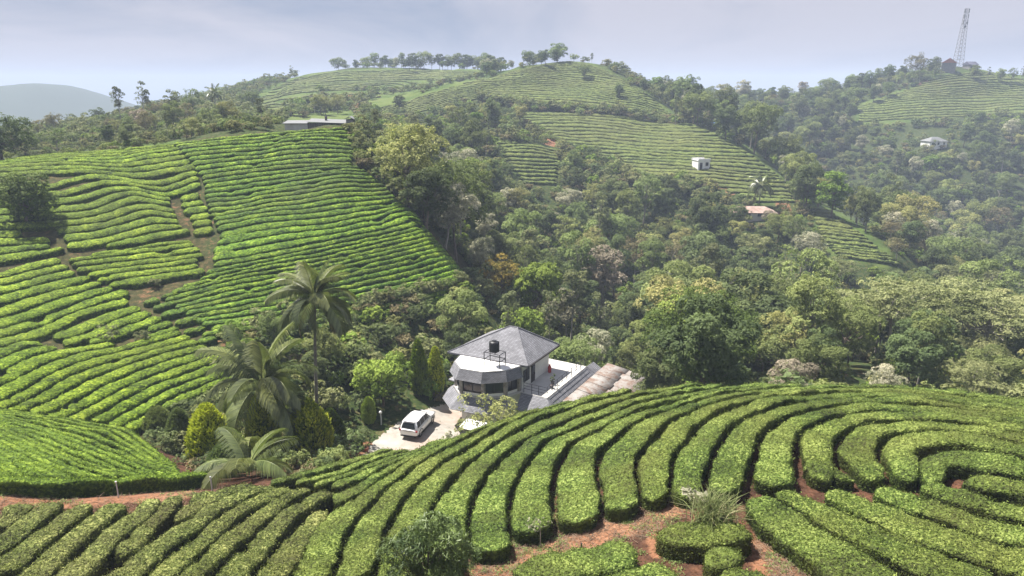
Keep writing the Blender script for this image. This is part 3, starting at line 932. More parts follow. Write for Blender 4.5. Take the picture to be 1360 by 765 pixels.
# knoll
kn = []
gl = [resample(lay(g, h=0.45, ymax=43), 0.25) for g in KNOLL_GAPS]
for A, B_ in zip(gl[:-1], gl[1:]):
    n = 160
    # pair the two gaps by nearest points so a row keeps to the middle
    A2 = np.stack([np.interp(np.linspace(0, 1, n), np.linspace(0, 1, len(A)), A[:, k]) for k in range(2)], 1)
    D = np.hypot(A2[:, 0, None] - B_[None, :, 0], A2[:, 1, None] - B_[None, :, 1])
    j = np.argmin(D, 1)
    mid = (A2 + B_[j, :2]) / 2
    keep = D[np.arange(n), j] < 4.0
    if keep.sum() > 5: kn.append(smooth(mid[keep], 6))
kn = clip(kn, KNOLL_CLIP)
n_main = len(kn)
kn += [lay(r, h=0.7, ymax=43)[:, :2] for r in KNOLL_ROWS]
for i, R in enumerate(kn):
    w = row_widths(kn, i, 0.19, 0.5, 2.2, 0.18)
    j = i - n_main
    if j < 0:
        lbl = ('long curving tea hedge of the knoll running down beside the mango tree', 'knoll rows beside the mango tree') if R[0, 0] < -2.2 else \
              (('long curving tea hedge of the knoll ending at the earth path by the grass tuft', 'knoll rows ending at the earth path') if R[0, 0] < 9.3 else
               ('tea hedge arching round the flat top of the knoll above the fan of straight rows', 'arched rows on top of the knoll'))
    elif j < 3: lbl = ('short tea hedge on the knoll edge ending beside the pale drive', 'short rows beside the drive')
    elif j < 5: lbl = ('tea hedge along the outer brow of the knoll below the house', 'rows along the brow below the house')
    elif j == 5: lbl = ('innermost curled tea hedge at the centre of the knoll arcs', None)
    elif j == 6: lbl = ('straight tea hedge bordering the bare soil strewn with dry cuttings', None)
    elif j < 12: lbl = ('straight tea hedge in the fan of rows beside the bare soil', 'fan of straight rows on the knoll')
    else: lbl = ('short block of tea hedge between the arcs and the fan of rows', None)
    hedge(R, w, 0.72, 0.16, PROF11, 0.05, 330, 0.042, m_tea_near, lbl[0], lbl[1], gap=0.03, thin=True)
ol = [lay(r, h=0.7)[:, :2] for r in OLIVE_ROWS]
for i, R in enumerate(ol):
    w = row_widths(ol, i, 0.24, 0.7, 1.6)
    hedge(R, w, 0.75, 0.16, PROF11, 0.05, 330, 0.042, m_tea_olive, 'dull olive tea hedge running down from the orange earth path', 'olive tea rows below the earth path', gap=0.12, thin=True)
FB = ['wide flat tea bush beside the earth path with a dark stake behind it', 'low tea bush between the wide flat bush and the small round bush',
      'broad tea bush under the tuft of tall grass', 'small round tea bush below the grass tuft bush', 'low rounded tea bush beside bare soil strewn with dry cuttings',
      'flat tea bush beside the short stake near the leafy mango tree']
for (r, w), lb in zip(FRONT_BUSHES, FB):
    hedge(lay(r, h=0.7)[:, :2], w, 0.85, 0.14, PROF11, 0.06, 420, 0.042, m_tea_near, lb, None, name='tea_bush')
# bench
be = family(BENCH, h=0.7, ymax=60)
for i, R in enumerate(be):
    w = row_widths(be, i, 0.30, 0.4, 1.7)
    hedge(R, w, 0.72, 0.25, PROF7, 0.06, 90, 0.055, m_tea_bench, 'bright green tea row in the fan-shaped bench below the left hill', 'tea rows on the bench', fresh=0.75)
hedge(lay(BENCH_EDGE, h=0.7)[:, :2], 1.0, 0.8, 0.18, PROF11, 0.05, 300, 0.045, m_tea_bench, 'dark-sided tea hedge edging the bench along the orange path', None, fresh=0.7)
# left hill
la = family(SLOPE_A, h=0.65, ymax=125)
la += [lay(r, h=0.65, ymax=125)[:, :2] for r in SHORT_A]
for i, R in enumerate(la):
    w = row_widths(la, i, 0.08, 0.5, 1.9)
    hedge(R, w, 0.6, 0.35, PROF7, 0.06, 26, 0.08, m_tea_left, 'wavy tea row on the upper left hillside', 'tea rows on the upper left hillside', gap=0.1, lump=0.35)
LC_LABEL = [('thick tea row on the left slope with two grey-green bushes growing in it', 'tea rows round the grey-green bushes'),
            ('tea row in the block between the shaded terrace edge and the red bank', 'tea rows above the red bank'),
            ('thick tea row slanting down to the bright fan-shaped bench', 'tea rows slanting down to the bench')]
lc = [lay(r, h=0.65, ymax=110)[:, :2] for r in SLOPE_C + SLOPE_D]
for i, R in enumerate(lc):
    w = row_widths(lc, i, 0.08, 0.7, 2.0)
    hedge(R, w, 0.65, 0.3, PROF7, 0.06, 40, 0.07, m_tea_left, *LC_LABEL[0 if i < 13 else 1 if i < len(SLOPE_C) else 2], gap=0.12, lump=0.35)
lb = clip(family(SLOPE_B, h=0.6, ymax=125), B_CLIP)
for i, R in enumerate(lb):
    w = row_widths(lb, i, 0.10, 0.5, 1.9)
    hedge(R, w, 0.6, 0.35, PROF7, 0.06, 22, 0.085, m_tea_steep, 'tea row on the steep slope right of the footpath', 'tea rows on the steep left slope', gap=0.12, lump=0.35)
for R in SHORT_B:
    hedge(lay(R, h=0.6, ymax=125)[:, :2], 1.15, 0.65, 0.3, PROF7, 0.12, 30, 0.08, m_tea_steep, 'stubby olive tea bush beside the red gully between the slopes', 'stubby bushes beside the red gully', name='tea_bush', gap=0.2)
# middle hill
for fam, cl, lbl, grp, y0 in ((M_UPPER, M_UPPER_CLIP, 'distant tea row on the rounded top of the middle hill', 'tea rows on the middle hilltop', 240),
                          (M_MID, M_MID_CLIP, 'distant tea row on the middle hill below the scrub band', 'tea rows on the middle hillside', 150),
                          (M_LOW, M_LOW_CLIP, 'distant tea row in the small patch beside the red bank', 'tea rows below the red bank', 150),
                          (BACK_HILL, BACK_CLIP, 'faint tea row across the hazy back hill', 'tea rows on the back hill', 200),
                          (RIDGE, RIDGE_CLIP, 'faint tea row on the meadow ridge below the mast', 'tea rows on the right ridge', 330),
                          (M_STRIP, M_STRIP_CLIP, 'tea row in the narrow strip falling to the right of the middle hill', 'tea rows in the narrow strip', 120)):
    rr = clip(family(fam, h=0.5, ymin=y0, ymax=520), cl, 0.5, 4.0)
    for i, R in enumerate(rr):
        w = row_widths(rr, i, 0.6 if y0 < 200 else 0.45, 0.7, 3.4)
        hedge(R, w, 0.7 if y0 < 200 else 0.5, 0.9, PROF7, 0.12, 0, 0.2, m_tea_far, lbl, grp)
# ------------------------------------------------------------------ trees
def tubes_np(paths, n=5):
    """several tapered tubes: paths = [(points, radii)]"""
    VV, QQ, o = [], [], 0
    for P, R in paths:
        P = np.asarray(P, float); R = np.asarray(R, float)
        T = np.gradient(P, axis=0); T /= np.maximum(np.linalg.norm(T, axis=1), 1e-9)[:, None]
        ref = np.where(np.abs(T[:, 2:3]) < 0.9, np.array([[0, 0, 1.0]]), np.array([[1.0, 0, 0]]))
        S = np.cross(T, ref); S /= np.linalg.norm(S, axis=1)[:, None]
        W_ = np.cross(S, T)
        a = np.arange(n) * 2 * np.pi / n
        V = P[:, None] + (S[:, None] * np.cos(a)[None, :, None] + W_[:, None] * np.sin(a)[None, :, None]) * R[:, None, None]
        m = len(P)
        idx = np.arange(m * n).reshape(m, n) + o
        Q = np.stack([idx[:-1], np.roll(idx[:-1], -1, 1), np.roll(idx[1:], -1, 1), idx[1:]], -1).reshape(-1, 4)
        VV.append(V.reshape(-1, 3)); QQ.append(Q); o += m * n
    return np.vstack(VV), np.vstack(QQ)

def leaves_np(P, nv, ls, asp, rng, jit=0.5, droop=0.0):
    k = len(P)
    d = nv + rng.normal(0, jit, (k, 3)); d /= np.maximum(np.linalg.norm(d, axis=1), 1e-9)[:, None]
    r = rng.normal(0, 1, (k, 3)); r[:, 2] -= droop
    t1 = r - d * np.sum(r * d, 1)[:, None]; t1 /= np.maximum(np.linalg.norm(t1, axis=1), 1e-9)[:, None]
    t2 = np.cross(d, t1)
    sz = ls * (0.6 + 0.8 * rng.random((k, 1)))
    V = np.stack([P - t1 * sz - t2 * sz * asp * .8, P - t1 * sz * .6 + t2 * sz * asp, P + t1 * sz * 1.15], 1).reshape(-1, 3)
    return V, np.arange(k * 3).reshape(-1, 3)

def grow(seed, h, rx, rz, base, n_lobe, n_leaf, ls, asp=0.5, lobe_r=(0.25, 0.38), trunk_r=0.18, flat=0.0, sparse=0.0, lean=0.04, shell=0.70, droop=0.2, jit=0.42, split=0.35):
    """a tree: trunk with limbs, crown of leaf clumps. h height, rx crown radius, rz half height of the crown, base crown-bottom height"""
    rng = np.random.default_rng(seed)
    cz = base + (h - base) * 0.5
    C = []
    tries = 0
    while len(C) < n_lobe and tries < 4000:
        tries += 1
        p = rng.uniform(-1, 1, 3)
        if np.linalg.norm(p) > 1 or (np.linalg.norm(p) < 0.35 and rng.random() < 0.6): continue
        p = p * np.array([rx * 0.78, rx * 0.78, rz * 0.8])
        if flat: p[2] = np.round(p[2] / (rz * flat)) * rz * flat + rng.normal(0, rz * 0.06)
        r = rx * rng.uniform(*lobe_r)
        if all(np.linalg.norm((p - q[0]) / np.array([1, 1, 0.8])) > 0.52 * (r + q[1]) for q in C):
            C.append((p, r))
    lx, ly = rng.normal(0, lean * h, 2)
    top = np.array([lx, ly, cz])
    split_z = max(base * 0.8, h * split * 0.6)
    paths = []
    tp = np.array([[0, 0, -0.6], [lx * 0.1, ly * 0.1, h * 0.1], [lx * 0.35, ly * 0.35, split_z], [lx * 0.8, ly * 0.8, cz * 0.95], [lx, ly, cz + rz * 0.35]])
    paths.append((tp, trunk_r * np.array([1.35, 1.0, 0.8, 0.45, 0.12])))
    PP, NN, TT = [], [], []
    per = max(int(n_leaf / max(len(C), 1)), 8)
    for p, r in C:
        c = p + np.array([lx, ly, cz])
        f = rng.uniform(0.25, 0.8)
        st = tp[2] * (1 - f) + tp[3] * f
        mid = st * 0.5 + c * 0.5 + rng.normal(0, 0.06 * rx, 3) + np.array([0, 0, -0.1 * rx])
        paths.append((np.array([st, mid, c]), trunk_r * np.array([0.4, 0.26, 0.08])))
        k = int(per * (r / (rx * np.mean(lobe_r))) ** 2 * rng.uniform(0.6, 1.3))
        if sparse and rng.random() < sparse: k = k // 4
        d = rng.normal(0, 1, (k, 3)); d /= np.linalg.norm(d, axis=1)[:, None]
        d[:, 2] = np.where(d[:, 2] < -0.35, -d[:, 2] * 0.6, d[:, 2])
        # twigs: leaves gather in tufts on the lobe
        nt = max(k // 9, 3)
        td = d[rng.integers(0, k, nt)]
        d = td[rng.integers(0, nt, k)] + rng.normal(0, 0.13, (k, 3)); d /= np.linalg.norm(d, axis=1)[:, None]
        rr = r * (shell + (1.05 - shell) * rng.random((k, 1)) ** 0.6)
        P = c + d * rr * np.array([1, 1, 0.8 if not flat else 0.38])
        PP.append(P); NN.append(d * 0.7 + np.array([0, 0, 0.55]))
        TT.append(np.clip(rng.normal(0.42, 0.13) + rng.normal(0, 0.13, k) + 0.10 * (d[:, 2] > 0.3), 0, 1))
    P = np.vstack(PP); NV = np.vstack(NN); T = np.concatenate(TT)
    V, Q = leaves_np(P, NV, ls, asp, rng, jit, droop)
    return tubes_np(paths), (V, Q, np.repeat(T, 3))

m_bark = plain_mat('bark', (0.14, 0.11, 0.085), 0.9, 0.4, 3.0, bump=0.5)
m_bark_pale = plain_mat('pale_bark', (0.30, 0.27, 0.23), 0.9, 0.3, 3.0, bump=0.4)
LF = {
 'dark': leaf_mat('leaf_dark', (0.039, 0.059, 0.024), (0.205, 0.247, 0.099), trans=0.34, obj_var=0.3),
 'mid': leaf_mat('leaf_mid', (0.059, 0.085, 0.029), (0.344, 0.397, 0.139), trans=0.34, obj_var=0.3),
 'olive': leaf_mat('leaf_olive', (0.088, 0.098, 0.035), (0.499, 0.480, 0.181), trans=0.34, obj_var=0.25),
 'pale': leaf_mat('leaf_pale', (0.138, 0.155, 0.092), (0.690, 0.644, 0.471), trans=0.34, obj_var=0.2),
 'pink': leaf_mat('leaf_pink', (0.11, 0.10, 0.065), (0.46, 0.38, 0.29), trans=0.2, obj_var=0.15),
 'bright': leaf_mat('leaf_bright', (0.05, 0.09, 0.014), (0.32, 0.43, 0.075), trans=0.28, obj_var=0.2),
 'umbrella': leaf_mat('leaf_umbrella', (0.095, 0.112, 0.040), (0.40, 0.41, 0.185), trans=0.28, obj_var=0.15),
 'oak': leaf_mat('leaf_silveroak', (0.066, 0.085, 0.043), (0.323, 0.341, 0.156), trans=0.34, obj_var=0.2),
 'brown': leaf_mat('leaf_brown', (0.085, 0.075, 0.035), (0.30, 0.255, 0.13), trans=0.22, obj_var=0.2),
 'mango': leaf_mat('leaf_mango', (0.026, 0.052, 0.016), (0.20, 0.275, 0.08), trans=0.2, obj_var=0.1, spec=0.3, rough=0.5),
 'thuja': leaf_mat('leaf_thuja', (0.020, 0.045, 0.008), (0.22, 0.30, 0.02), (0.62, 0.66, 0.06), trans=0.3, obj_var=0.06),
 'autumn': leaf_mat('leaf_autumn', (0.12, 0.11, 0.024), (0.42, 0.30, 0.06), trans=0.25, obj_var=0.1),
 'big': leaf_mat('leaf_big', (0.018, 0.036, 0.009), (0.140, 0.195, 0.038), (0.32, 0.39, 0.08), trans=0.18, obj_var=0.05),
}
#            leaf     h    rx   rz  base lobes leaves ls  kwargs
KINDS = {
 'dark_tree':     ('dark', 11, 4.4, 4.6, 1.4, 26, 13125, .17, dict(), m_bark),
 'broad_tree':    ('mid', 11.5, 5.0, 4.4, 2.0, 24, 12250, .17, dict(lobe_r=(.24,.40)), m_bark),
 'loose_tree':    ('mid', 13, 4.2, 4.8, 4.0, 24, 9100, .16, dict(lobe_r=(.22,.36), sparse=.25), m_bark_pale),
 'olive_tree':    ('olive', 10, 4.6, 3.6, 3.0, 24, 10500, .15, dict(sparse=.2), m_bark),
 'pale_tree':     ('pale', 10, 4.0, 3.6, 2.8, 26, 9100, .15, dict(sparse=.15), m_bark_pale),
 'pink_tree':     ('pink', 9.5, 3.8, 3.4, 2.8, 24, 8750, .15, dict(sparse=.2), m_bark_pale),
 'umbrella_tree': ('umbrella', 10.5, 6.6, 2.3, 6.0, 30, 10850, .16, dict(flat=.55, lobe_r=(.20,.32), split=.55, trunk_r=.2), m_bark_pale),
 'slender_tree':  ('oak', 15, 2.7, 6.2, 4.4, 24, 7350, .16, dict(lobe_r=(.26,.44), sparse=.3, trunk_r=.15, split=.7), m_bark_pale),
 'bright_tree':   ('bright', 8, 3.4, 3.0, 1.8, 22, 9100, .16, dict(), m_bark),
 'brown_tree':    ('brown', 10, 4.4, 3.4, 3.2, 22, 7350, .15, dict(sparse=.35), m_bark_pale),
}
PROTO = {}
for ki, (nm, (lf, h, rx, rz, base, nl, nlf, ls, kw, bk)) in enumerate(KINDS.items()):
    PROTO[nm] = []
    for var in range(3):
        kk = dict(kw); kk.setdefault('trunk_r', 0.19)
        tr, cr = grow(100 + ki * 10 + var, h * (1 + .08 * var), rx * (1 - .06 * var), rz, base, nl, nlf, ls, **kk)
        PROTO[nm].append((mesh_np('trunk', tr[0], tr[1], None, [bk], smooth=True), mesh_np('crown', cr[0], cr[1], cr[2], [LF[lf]]), h, rx))
TREE_LABEL = {
 'dark_tree': 'dense dark green round-crowned tree in the valley wood',
 'broad_tree': 'mid green broad-crowned tree in the valley wood',
 'loose_tree': 'tall loose-crowned green tree with pale trunk in the valley wood',
 'olive_tree': 'olive green tree with an open crown in the valley wood',
 'pale_tree': 'tree with pale cream flowering crown in the valley wood',
 'pink_tree': 'tree with pinkish grey flowering crown in the valley wood',
 'umbrella_tree': 'flat-topped pale green umbrella tree in the valley wood',
 'slender_tree': 'tall slender grey-green tree with narrow crown in the valley wood',
 'bright_tree': 'small bright yellow-green tree in the valley wood',
 'brown_tree': 'thin brownish half-bare tree in the valley wood',
}
def put_tree(kind, var, x, y, s, rz, label=None, group=None, name=None, z=None, sz=None):
    trm, crm, h, rx = PROTO[kind][var % len(PROTO[kind])]
    z = float(H(x, y)) - 0.1 if z is None else z
    e = empty(name or kind, (x, y, z), rz, s)
    e.scale = (s, s, sz) if sz else (s * random.uniform(.85, 1.15), s * random.uniform(.85, 1.15), s * random.uniform(.88, 1.18))
    link('trunk', trm, e); link('crown', crm, e)
    return tag(e, label or TREE_LABEL[kind], 'tree', group)

# ------------------------------------------------------------------ where the wood may grow
OPEN = [
 [(378,150),(472,148),(474,172),(378,174)], [(1222,170),(1260,170),(1258,184),(1224,184)],
 [(1248,76),(1300,76),(1300,97),(1248,97)],
 # parts of the view that the wood leaves open: tea, drive, house, meadows
 [(-60,212),(0,205),(60,200),(228,186),(300,178),(400,168),(460,163),(479,181),(475,199),(467,215),(497,231),(536,266),(572,292),(581,313),(605,333),(628,350),(636,360),
  (600,368),(540,380),(450,399),(390,412),(330,423),(272,432),(300,470),(316,500),(250,545),(190,572),(215,600),(255,632),(-60,660)],
 M_MID_CLIP, M_UPPER_CLIP, M_LOW_CLIP, [(1072,270),(1102,268),(1150,298),(1200,350),(1150,360),(1100,338)],
 [(330,150),(345,125),(400,98),(470,90),(640,92),(640,104),(560,124),(500,140),(470,130),(430,118),(400,130),(370,150)],
 [(1140,162),(1135,140),(1200,121),(1240,103),(1290,92),(1420,88),(1420,150),(1360,152),(1300,150),(1230,160)],
 [(470,600),(505,572),(548,543),(590,535),(596,470),(650,436),(690,430),(760,460),(845,495),(850,520),(700,560),(600,600)],
]
HEROES = []   # (x, y, radius) kept clear for single trees and buildings
def wood():
    rng = np.random.default_rng(21)
    pts = []
    y = 46.0
    while y < 520:
        sp = 5.4 + 0.010 * y
        x0, x1 = -0.86 * y - 12, 0.86 * y + 12
        xs = np.arange(x0, x1, sp)
        xs = xs + rng.uniform(-.42, .42, len(xs)) * sp
        ys = y + rng.uniform(-.42, .42, len(xs)) * sp
        pts.append(np.stack([xs, ys], 1))
        y += sp
    P = np.vstack(pts)
    z = H(P[:, 0], P[:, 1])
    ok = ~((P[:, 1] < 53) & (P[:, 0] > -16))
    ok &= np.hypot((P[:, 0] - 1.5), (P[:, 1] - 62)) > 9.5
    ok &= ~((np.abs(P[:, 0] - 6) < 6) & (np.abs(P[:, 1] - 62) < 8))
    ok &= ~((P[:, 0] > -13) & (P[:, 0] < 2) & (P[:, 1] < 61.5))
    for hx, hy, hr in HEROES:
        ok &= np.hypot(P[:, 0] - hx, P[:, 1] - hy) > hr
    uu0, vv0, _f0 = to_pix(P[:, 0], P[:, 1], z)
    ok &= ~((uu0 < 440) & (P[:, 1] > 118) & (P[:, 1] < 340) & (rng.random(len(P)) < 0.5))
    kinds = list(KINDS)
    n = len(P)
    # kinds come in drifts, as a wood does
    d1 = vn(P[:, 0] * 0.02, P[:, 1] * 0.02, 31); d2 = rng.random(n); d3 = vn(P[:, 0] * 0.035, P[:, 1] * 0.035, 33)
    k = np.full(n, 1)
    u, v, f = to_pix(P[:, 0], P[:, 1], z + 6)
    k = np.where(d2 < 0.34, 0, k); k = np.where((d2 >= 0.34) & (d2 < 0.55), 1, k); k = np.where((d2 >= 0.55) & (d2 < 0.68), 2, k)
    k = np.where((d2 >= 0.68) & (d2 < 0.80), 3, k); k = np.where((d2 >= 0.80) & (d2 < 0.86), 4, k); k = np.where((d2 >= 0.86) & (d2 < 0.875), 5, k)
    k = np.where((d2 >= 0.875) & (d2 < 0.94), 7, k); k = np.where((d2 >= 0.94) & (d2 < 0.985), 8, k); k = np.where(d2 >= 0.985, 9, k)
    umb = inpoly(u, v, [(960,330),(1060,320),(1160,345),(1360,370),(1420,470),(1300,480),(1150,440),(1000,400)])
    k = np.where(umb & (rng.random(n) < 0.55), 6, k)
    k = np.where(inpoly(u, v, [(560,280),(640,260),(680,340),(640,370)]) & (rng.random(n) < 0.5), 4, k)
    k = np.where(inpoly(u, v, [(1180,270),(1330,290),(1330,330),(1180,320)]) & (rng.random(n) < 0.35), 9, k)
    k = np.where((P[:, 1] > 330) & (rng.random(n) < 0.4), 0, k)
    k = np.where((u < 440) & (P[:, 1] > 118) & (P[:, 1] < 340) & (rng.random(n) < 0.7), np.array([3, 2, 7, 9])[rng.integers(0, 4, n)], k)
    s = np.clip(rng.lognormal(-0.18, 0.27, n), 0.45, 1.5) * np.where(P[:, 1] > 300, 0.95, 1.0)
    s *= np.where((u > 640) & (u < 760) & (v > 395) & (P[:, 1] < 95), 0.7, 1)      # young trees behind the house
    s *= np.where((u < 620) & (P[:, 1] < 80), np.where(P[:, 1] < 62, 0.5, 0.72), 1)
    s *= np.where((u > 420) & (u < 660) & (P[:, 1] >= 80) & (P[:, 1] < 105), 0.85, 1)
    s *= np.where((u < 440) & (P[:, 1] > 118) & (P[:, 1] < 330), 0.62, 1)
    s *= np.where((u > 820) & (P[:, 1] < 75), 0.7, 1)
    hh = np.array([KINDS[q][1] for q in kinds])[k] * s; rr = np.array([KINDS[q][2] for q in kinds])[k] * s
    # the crown must not stand before an open part
    for fx, fz in ((0, 1.0), (0, .8), (0, .55), (-.75, .7), (.75, .7), (0, .25), (-.5,.9), (.5,.9)):
        uu, vv, ff = to_pix(P[:, 0] + fx * rr, P[:, 1], z + hh * fz)
        for poly in OPEN:
            hit = inpoly(uu, vv, poly)
            ok &= ~(hit & (P[:, 1] < 66)) if poly is OPEN[-1] else ~hit
    # skyline: keep the woods on the hill tops low, as in the picture
    ut, vt, _ = to_pix(P[:, 0], P[:, 1], z + hh)
    sky = np.interp(ut, [0, 60, 140, 200, 280, 330, 400, 440, 640, 700, 740, 780, 830, 900, 1000, 1050, 1130, 1200, 1250, 1300, 1360],
                        [168, 165, 150, 130, 128, 118, 92, 80, 72, 72, 60, 84, 96, 100, 106, 104, 88, 84, 100, 95, 76])
    ok &= vt > sky
    ok &= (f > 0)
    P, z, k, s, hh, rr = P[ok], z[ok], k[ok], s[ok], hh[ok], rr[ok]
    # how much of each tree is in sight
    W_, H_ = 227, 128
    buf = np.zeros((H_, W_), bool)
    order = np.argsort(P[:, 1])
    see = np.zeros(len(P))
    yy, xx = np.mgrid[0:H_, 0:W_]
    gp, none = ground((xx.ravel() + .5) * 6, (yy.ravel() + .5) * 6, 0.3, 12, 690, 220)
    depth = np.where(none, 1e9, gp[:, 1]).reshape(H_, W_)
    for i in order:
        u, v, f = to_pix(P[i, 0], P[i, 1], z[i] + hh[i] * .62)
        ru = rr[i] / f * FPX / 6; rv = hh[i] * .38 / f * FPX / 6
        u /= 6; v /= 6
        a, b, c, d = int(max(u - ru, 0)), int(min(u + ru + 1, W_)), int(max(v - rv, 0)), int(min(v + rv + 1, H_))
        if a >= b or c >= d: continue
        sub = ((xx[c:d, a:b] + .5 - u) / ru) ** 2 + ((yy[c:d, a:b] + .5 - v) / rv) ** 2 < 1
        sub &= depth[c:d, a:b] > P[i, 1] - 2
        see[i] = (sub & ~buf[c:d, a:b]).sum()
        buf[c:d, a:b] |= sub
    return P, z, k, s, see, kinds, rng

def scatter_stuff(name, pts, idx, rot, scl, coll, label, cat=None):
    """one object of many plants that nobody could count: geometry nodes on points"""
    me = bpy.data.meshes.new(name)
    me.vertices.add(len(pts)); me.vertices.foreach_set('co', np.ascontiguousarray(pts, np.float32).ravel())
    for nm, arr, ty in (('pick', idx, 'INT'), ('turn', rot, 'FLOAT'), ('size', scl, 'FLOAT')):
        a = me.attributes.new(nm, ty, 'POINT')
        a.data.foreach_set('value', np.ascontiguousarray(arr, np.int32 if ty == 'INT' else np.float32))
    o = link(name, me)
    ng = bpy.data.node_groups.new(name, 'GeometryNodeTree')
    ng.interface.new_socket('Geometry', in_out='INPUT', socket_type='NodeSocketGeometry')
    ng.interface.new_socket('Geometry', in_out='OUTPUT', socket_type='NodeSocketGeometry')
    N = ng.nodes; L = ng.links
    gi = N.new('NodeGroupInput'); go = N.new('NodeGroupOutput')
    iop = N.new('GeometryNodeInstanceOnPoints'); ci = N.new('GeometryNodeCollectionInfo')
    ci.inputs['Collection'].default_value = coll
    ci.inputs['Separate Children'].default_value = True
    ci.inputs['Reset Children'].default_value = True
    iop.inputs['Pick Instance'].default_value = True
    def na(nm, ty):
        a = N.new('GeometryNodeInputNamedAttribute'); a.data_type = ty; a.inputs['Name'].default_value = nm
        return a.outputs['Attribute']
    cx = N.new('ShaderNodeCombineXYZ'); cs = N.new('ShaderNodeCombineXYZ')
    L.new(na('turn', 'FLOAT'), cx.inputs['Z'])
    sz = na('size', 'FLOAT')
    for ax in 'XYZ': L.new(sz, cs.inputs[ax])
    L.new(gi.outputs[0], iop.inputs['Points']); L.new(ci.outputs[0], iop.inputs['Instance'])
    L.new(na('pick', 'INT'), iop.inputs['Instance Index'])
    L.new(cx.outputs[0], iop.inputs['Rotation']); L.new(cs.outputs[0], iop.inputs['Scale'])
    L.new(iop.outputs[0], go.inputs[0])
    md = o.modifiers.new('scatter', 'NODES'); md.node_group = ng
    return tag(o, label, cat, kind='stuff')

def joined(trm, crm, name):
    """trunk and crown in one mesh, for the scattered woods"""
    a, b = trm, crm
    def get(me, k_):
        v = np.empty(len(me.vertices) * 3, np.float32); me.vertices.foreach_get('co', v)
        q = np.empty(len(me.loops), np.int32); me.loops.foreach_get('vertex_index', q)
        return v.reshape(-1, 3), q.reshape(-1, k_)
    va, qa = get(a, 4); vb, qb = get(b, 3)
    t = np.empty(len(vb), np.float32); b.attributes['tint'].data.foreach_get('value', t)
    return mesh_np(name, np.vstack([va, vb]), qa, np.concatenate([np.zeros(len(va), np.float32), t]),
                   [a.materials[0], b.materials[0]], np.concatenate([np.zeros(len(qa)), np.ones(len(qb))]), T=qb + len(va))
# ------------------------------------------------------------------ palms
m_frond = leaf_mat('palm_leaf', (0.04, 0.058, 0.018), (0.205, 0.235, 0.075), (0.52, 0.49, 0.22), trans=0.25, obj_var=0.25, rough=0.4, spec=0.6)
m_frond_dry = leaf_mat('palm_leaf_dry', (0.10, 0.075, 0.04), (0.30, 0.24, 0.13), trans=0.25, obj_var=0.2)
m_palm_bark = plain_mat('palm_bark', (0.17, 0.155, 0.13), 0.9, 0.35, 4.0, bump=0.6)
m_nut = plain_mat('coconut', (0.16, 0.17, 0.04), 0.5, 0.2, 6.0)
def frond_mesh(L_, e0, droop, seed, mat, nl=58, ll=0.8, base_free=0.16):
    """one palm leaf growing along +X: arching rib and two rows of hanging leaflets"""
    rng = np.random.default_rng(seed)
    n = 22
    t = np.linspace(0, 1, n)
    ang = e0 - droop * t ** 1.25
    dx = np.cos(ang); dz = np.sin(ang)
    X = np.concatenate([[0], np.cumsum((dx[:-1] + dx[1:]) / 2)]) * L_ / (n - 1)
    Z = np.concatenate([[0], np.cumsum((dz[:-1] + dz[1:]) / 2)]) * L_ / (n - 1)
    rib = np.stack([X, np.zeros(n) + np.sin(t * 2.2) * rng.normal(0, .12), Z], 1)
    V, Q = tubes_np([(rib, 0.045 * (1 - 0.85 * t) + 0.004)], 4)
    VV = [V]; QQ = [Q]; TT = [np.full(len(V), 0.75)]; o = len(V)
    for s_ in (-1, 1):
        for q in range(nl):
            f = base_free + (1 - base_free) * (q + rng.uniform(-.3, .3)) / nl
            f = min(max(f, 0.02), 0.995)
            p = np.array([np.interp(f, t, rib[:, k]) for k in range(3)])
            a = np.interp(f, t, ang)
            tx = np.array([math.cos(a), 0, math.sin(a)])
            length = ll * (0.45 + 1.1 * math.sin(math.pi * min(f * 0.9 + 0.08, 1)) ** 0.8) * rng.uniform(.85, 1.1)
            fw = 0.55 + 0.5 * f
            d0 = tx * fw + np.array([0, s_ * 1.0, -0.05]); d0 /= np.linalg.norm(d0)
            d1 = tx * fw * .7 + np.array([0, s_ * 0.75, -0.75 - rng.uniform(0, .5)]); d1 /= np.linalg.norm(d1)
            p1 = p + d0 * length * 0.5; p2 = p1 + d1 * length * 0.5
            wd = np.cross(d0, np.array([0, 0, 1.0])); wd /= np.linalg.norm(wd); wd = wd * 0.028 + np.array([0, 0, 0.024])
            VV.append(np.array([p - wd * .6, p + wd * .6, p1 + wd, p1 - wd, p2 + wd * .25, p2 - wd * .25]))
            QQ.append(np.array([[0, 1, 2, 3], [3, 2, 4, 5]]) + o); o += 6
            TT.append(np.clip(np.full(6, rng.normal(.42, .16)), 0, 1))
    return mesh_np('frond', np.vstack(VV), np.vstack(QQ), np.concatenate(TT), [mat])

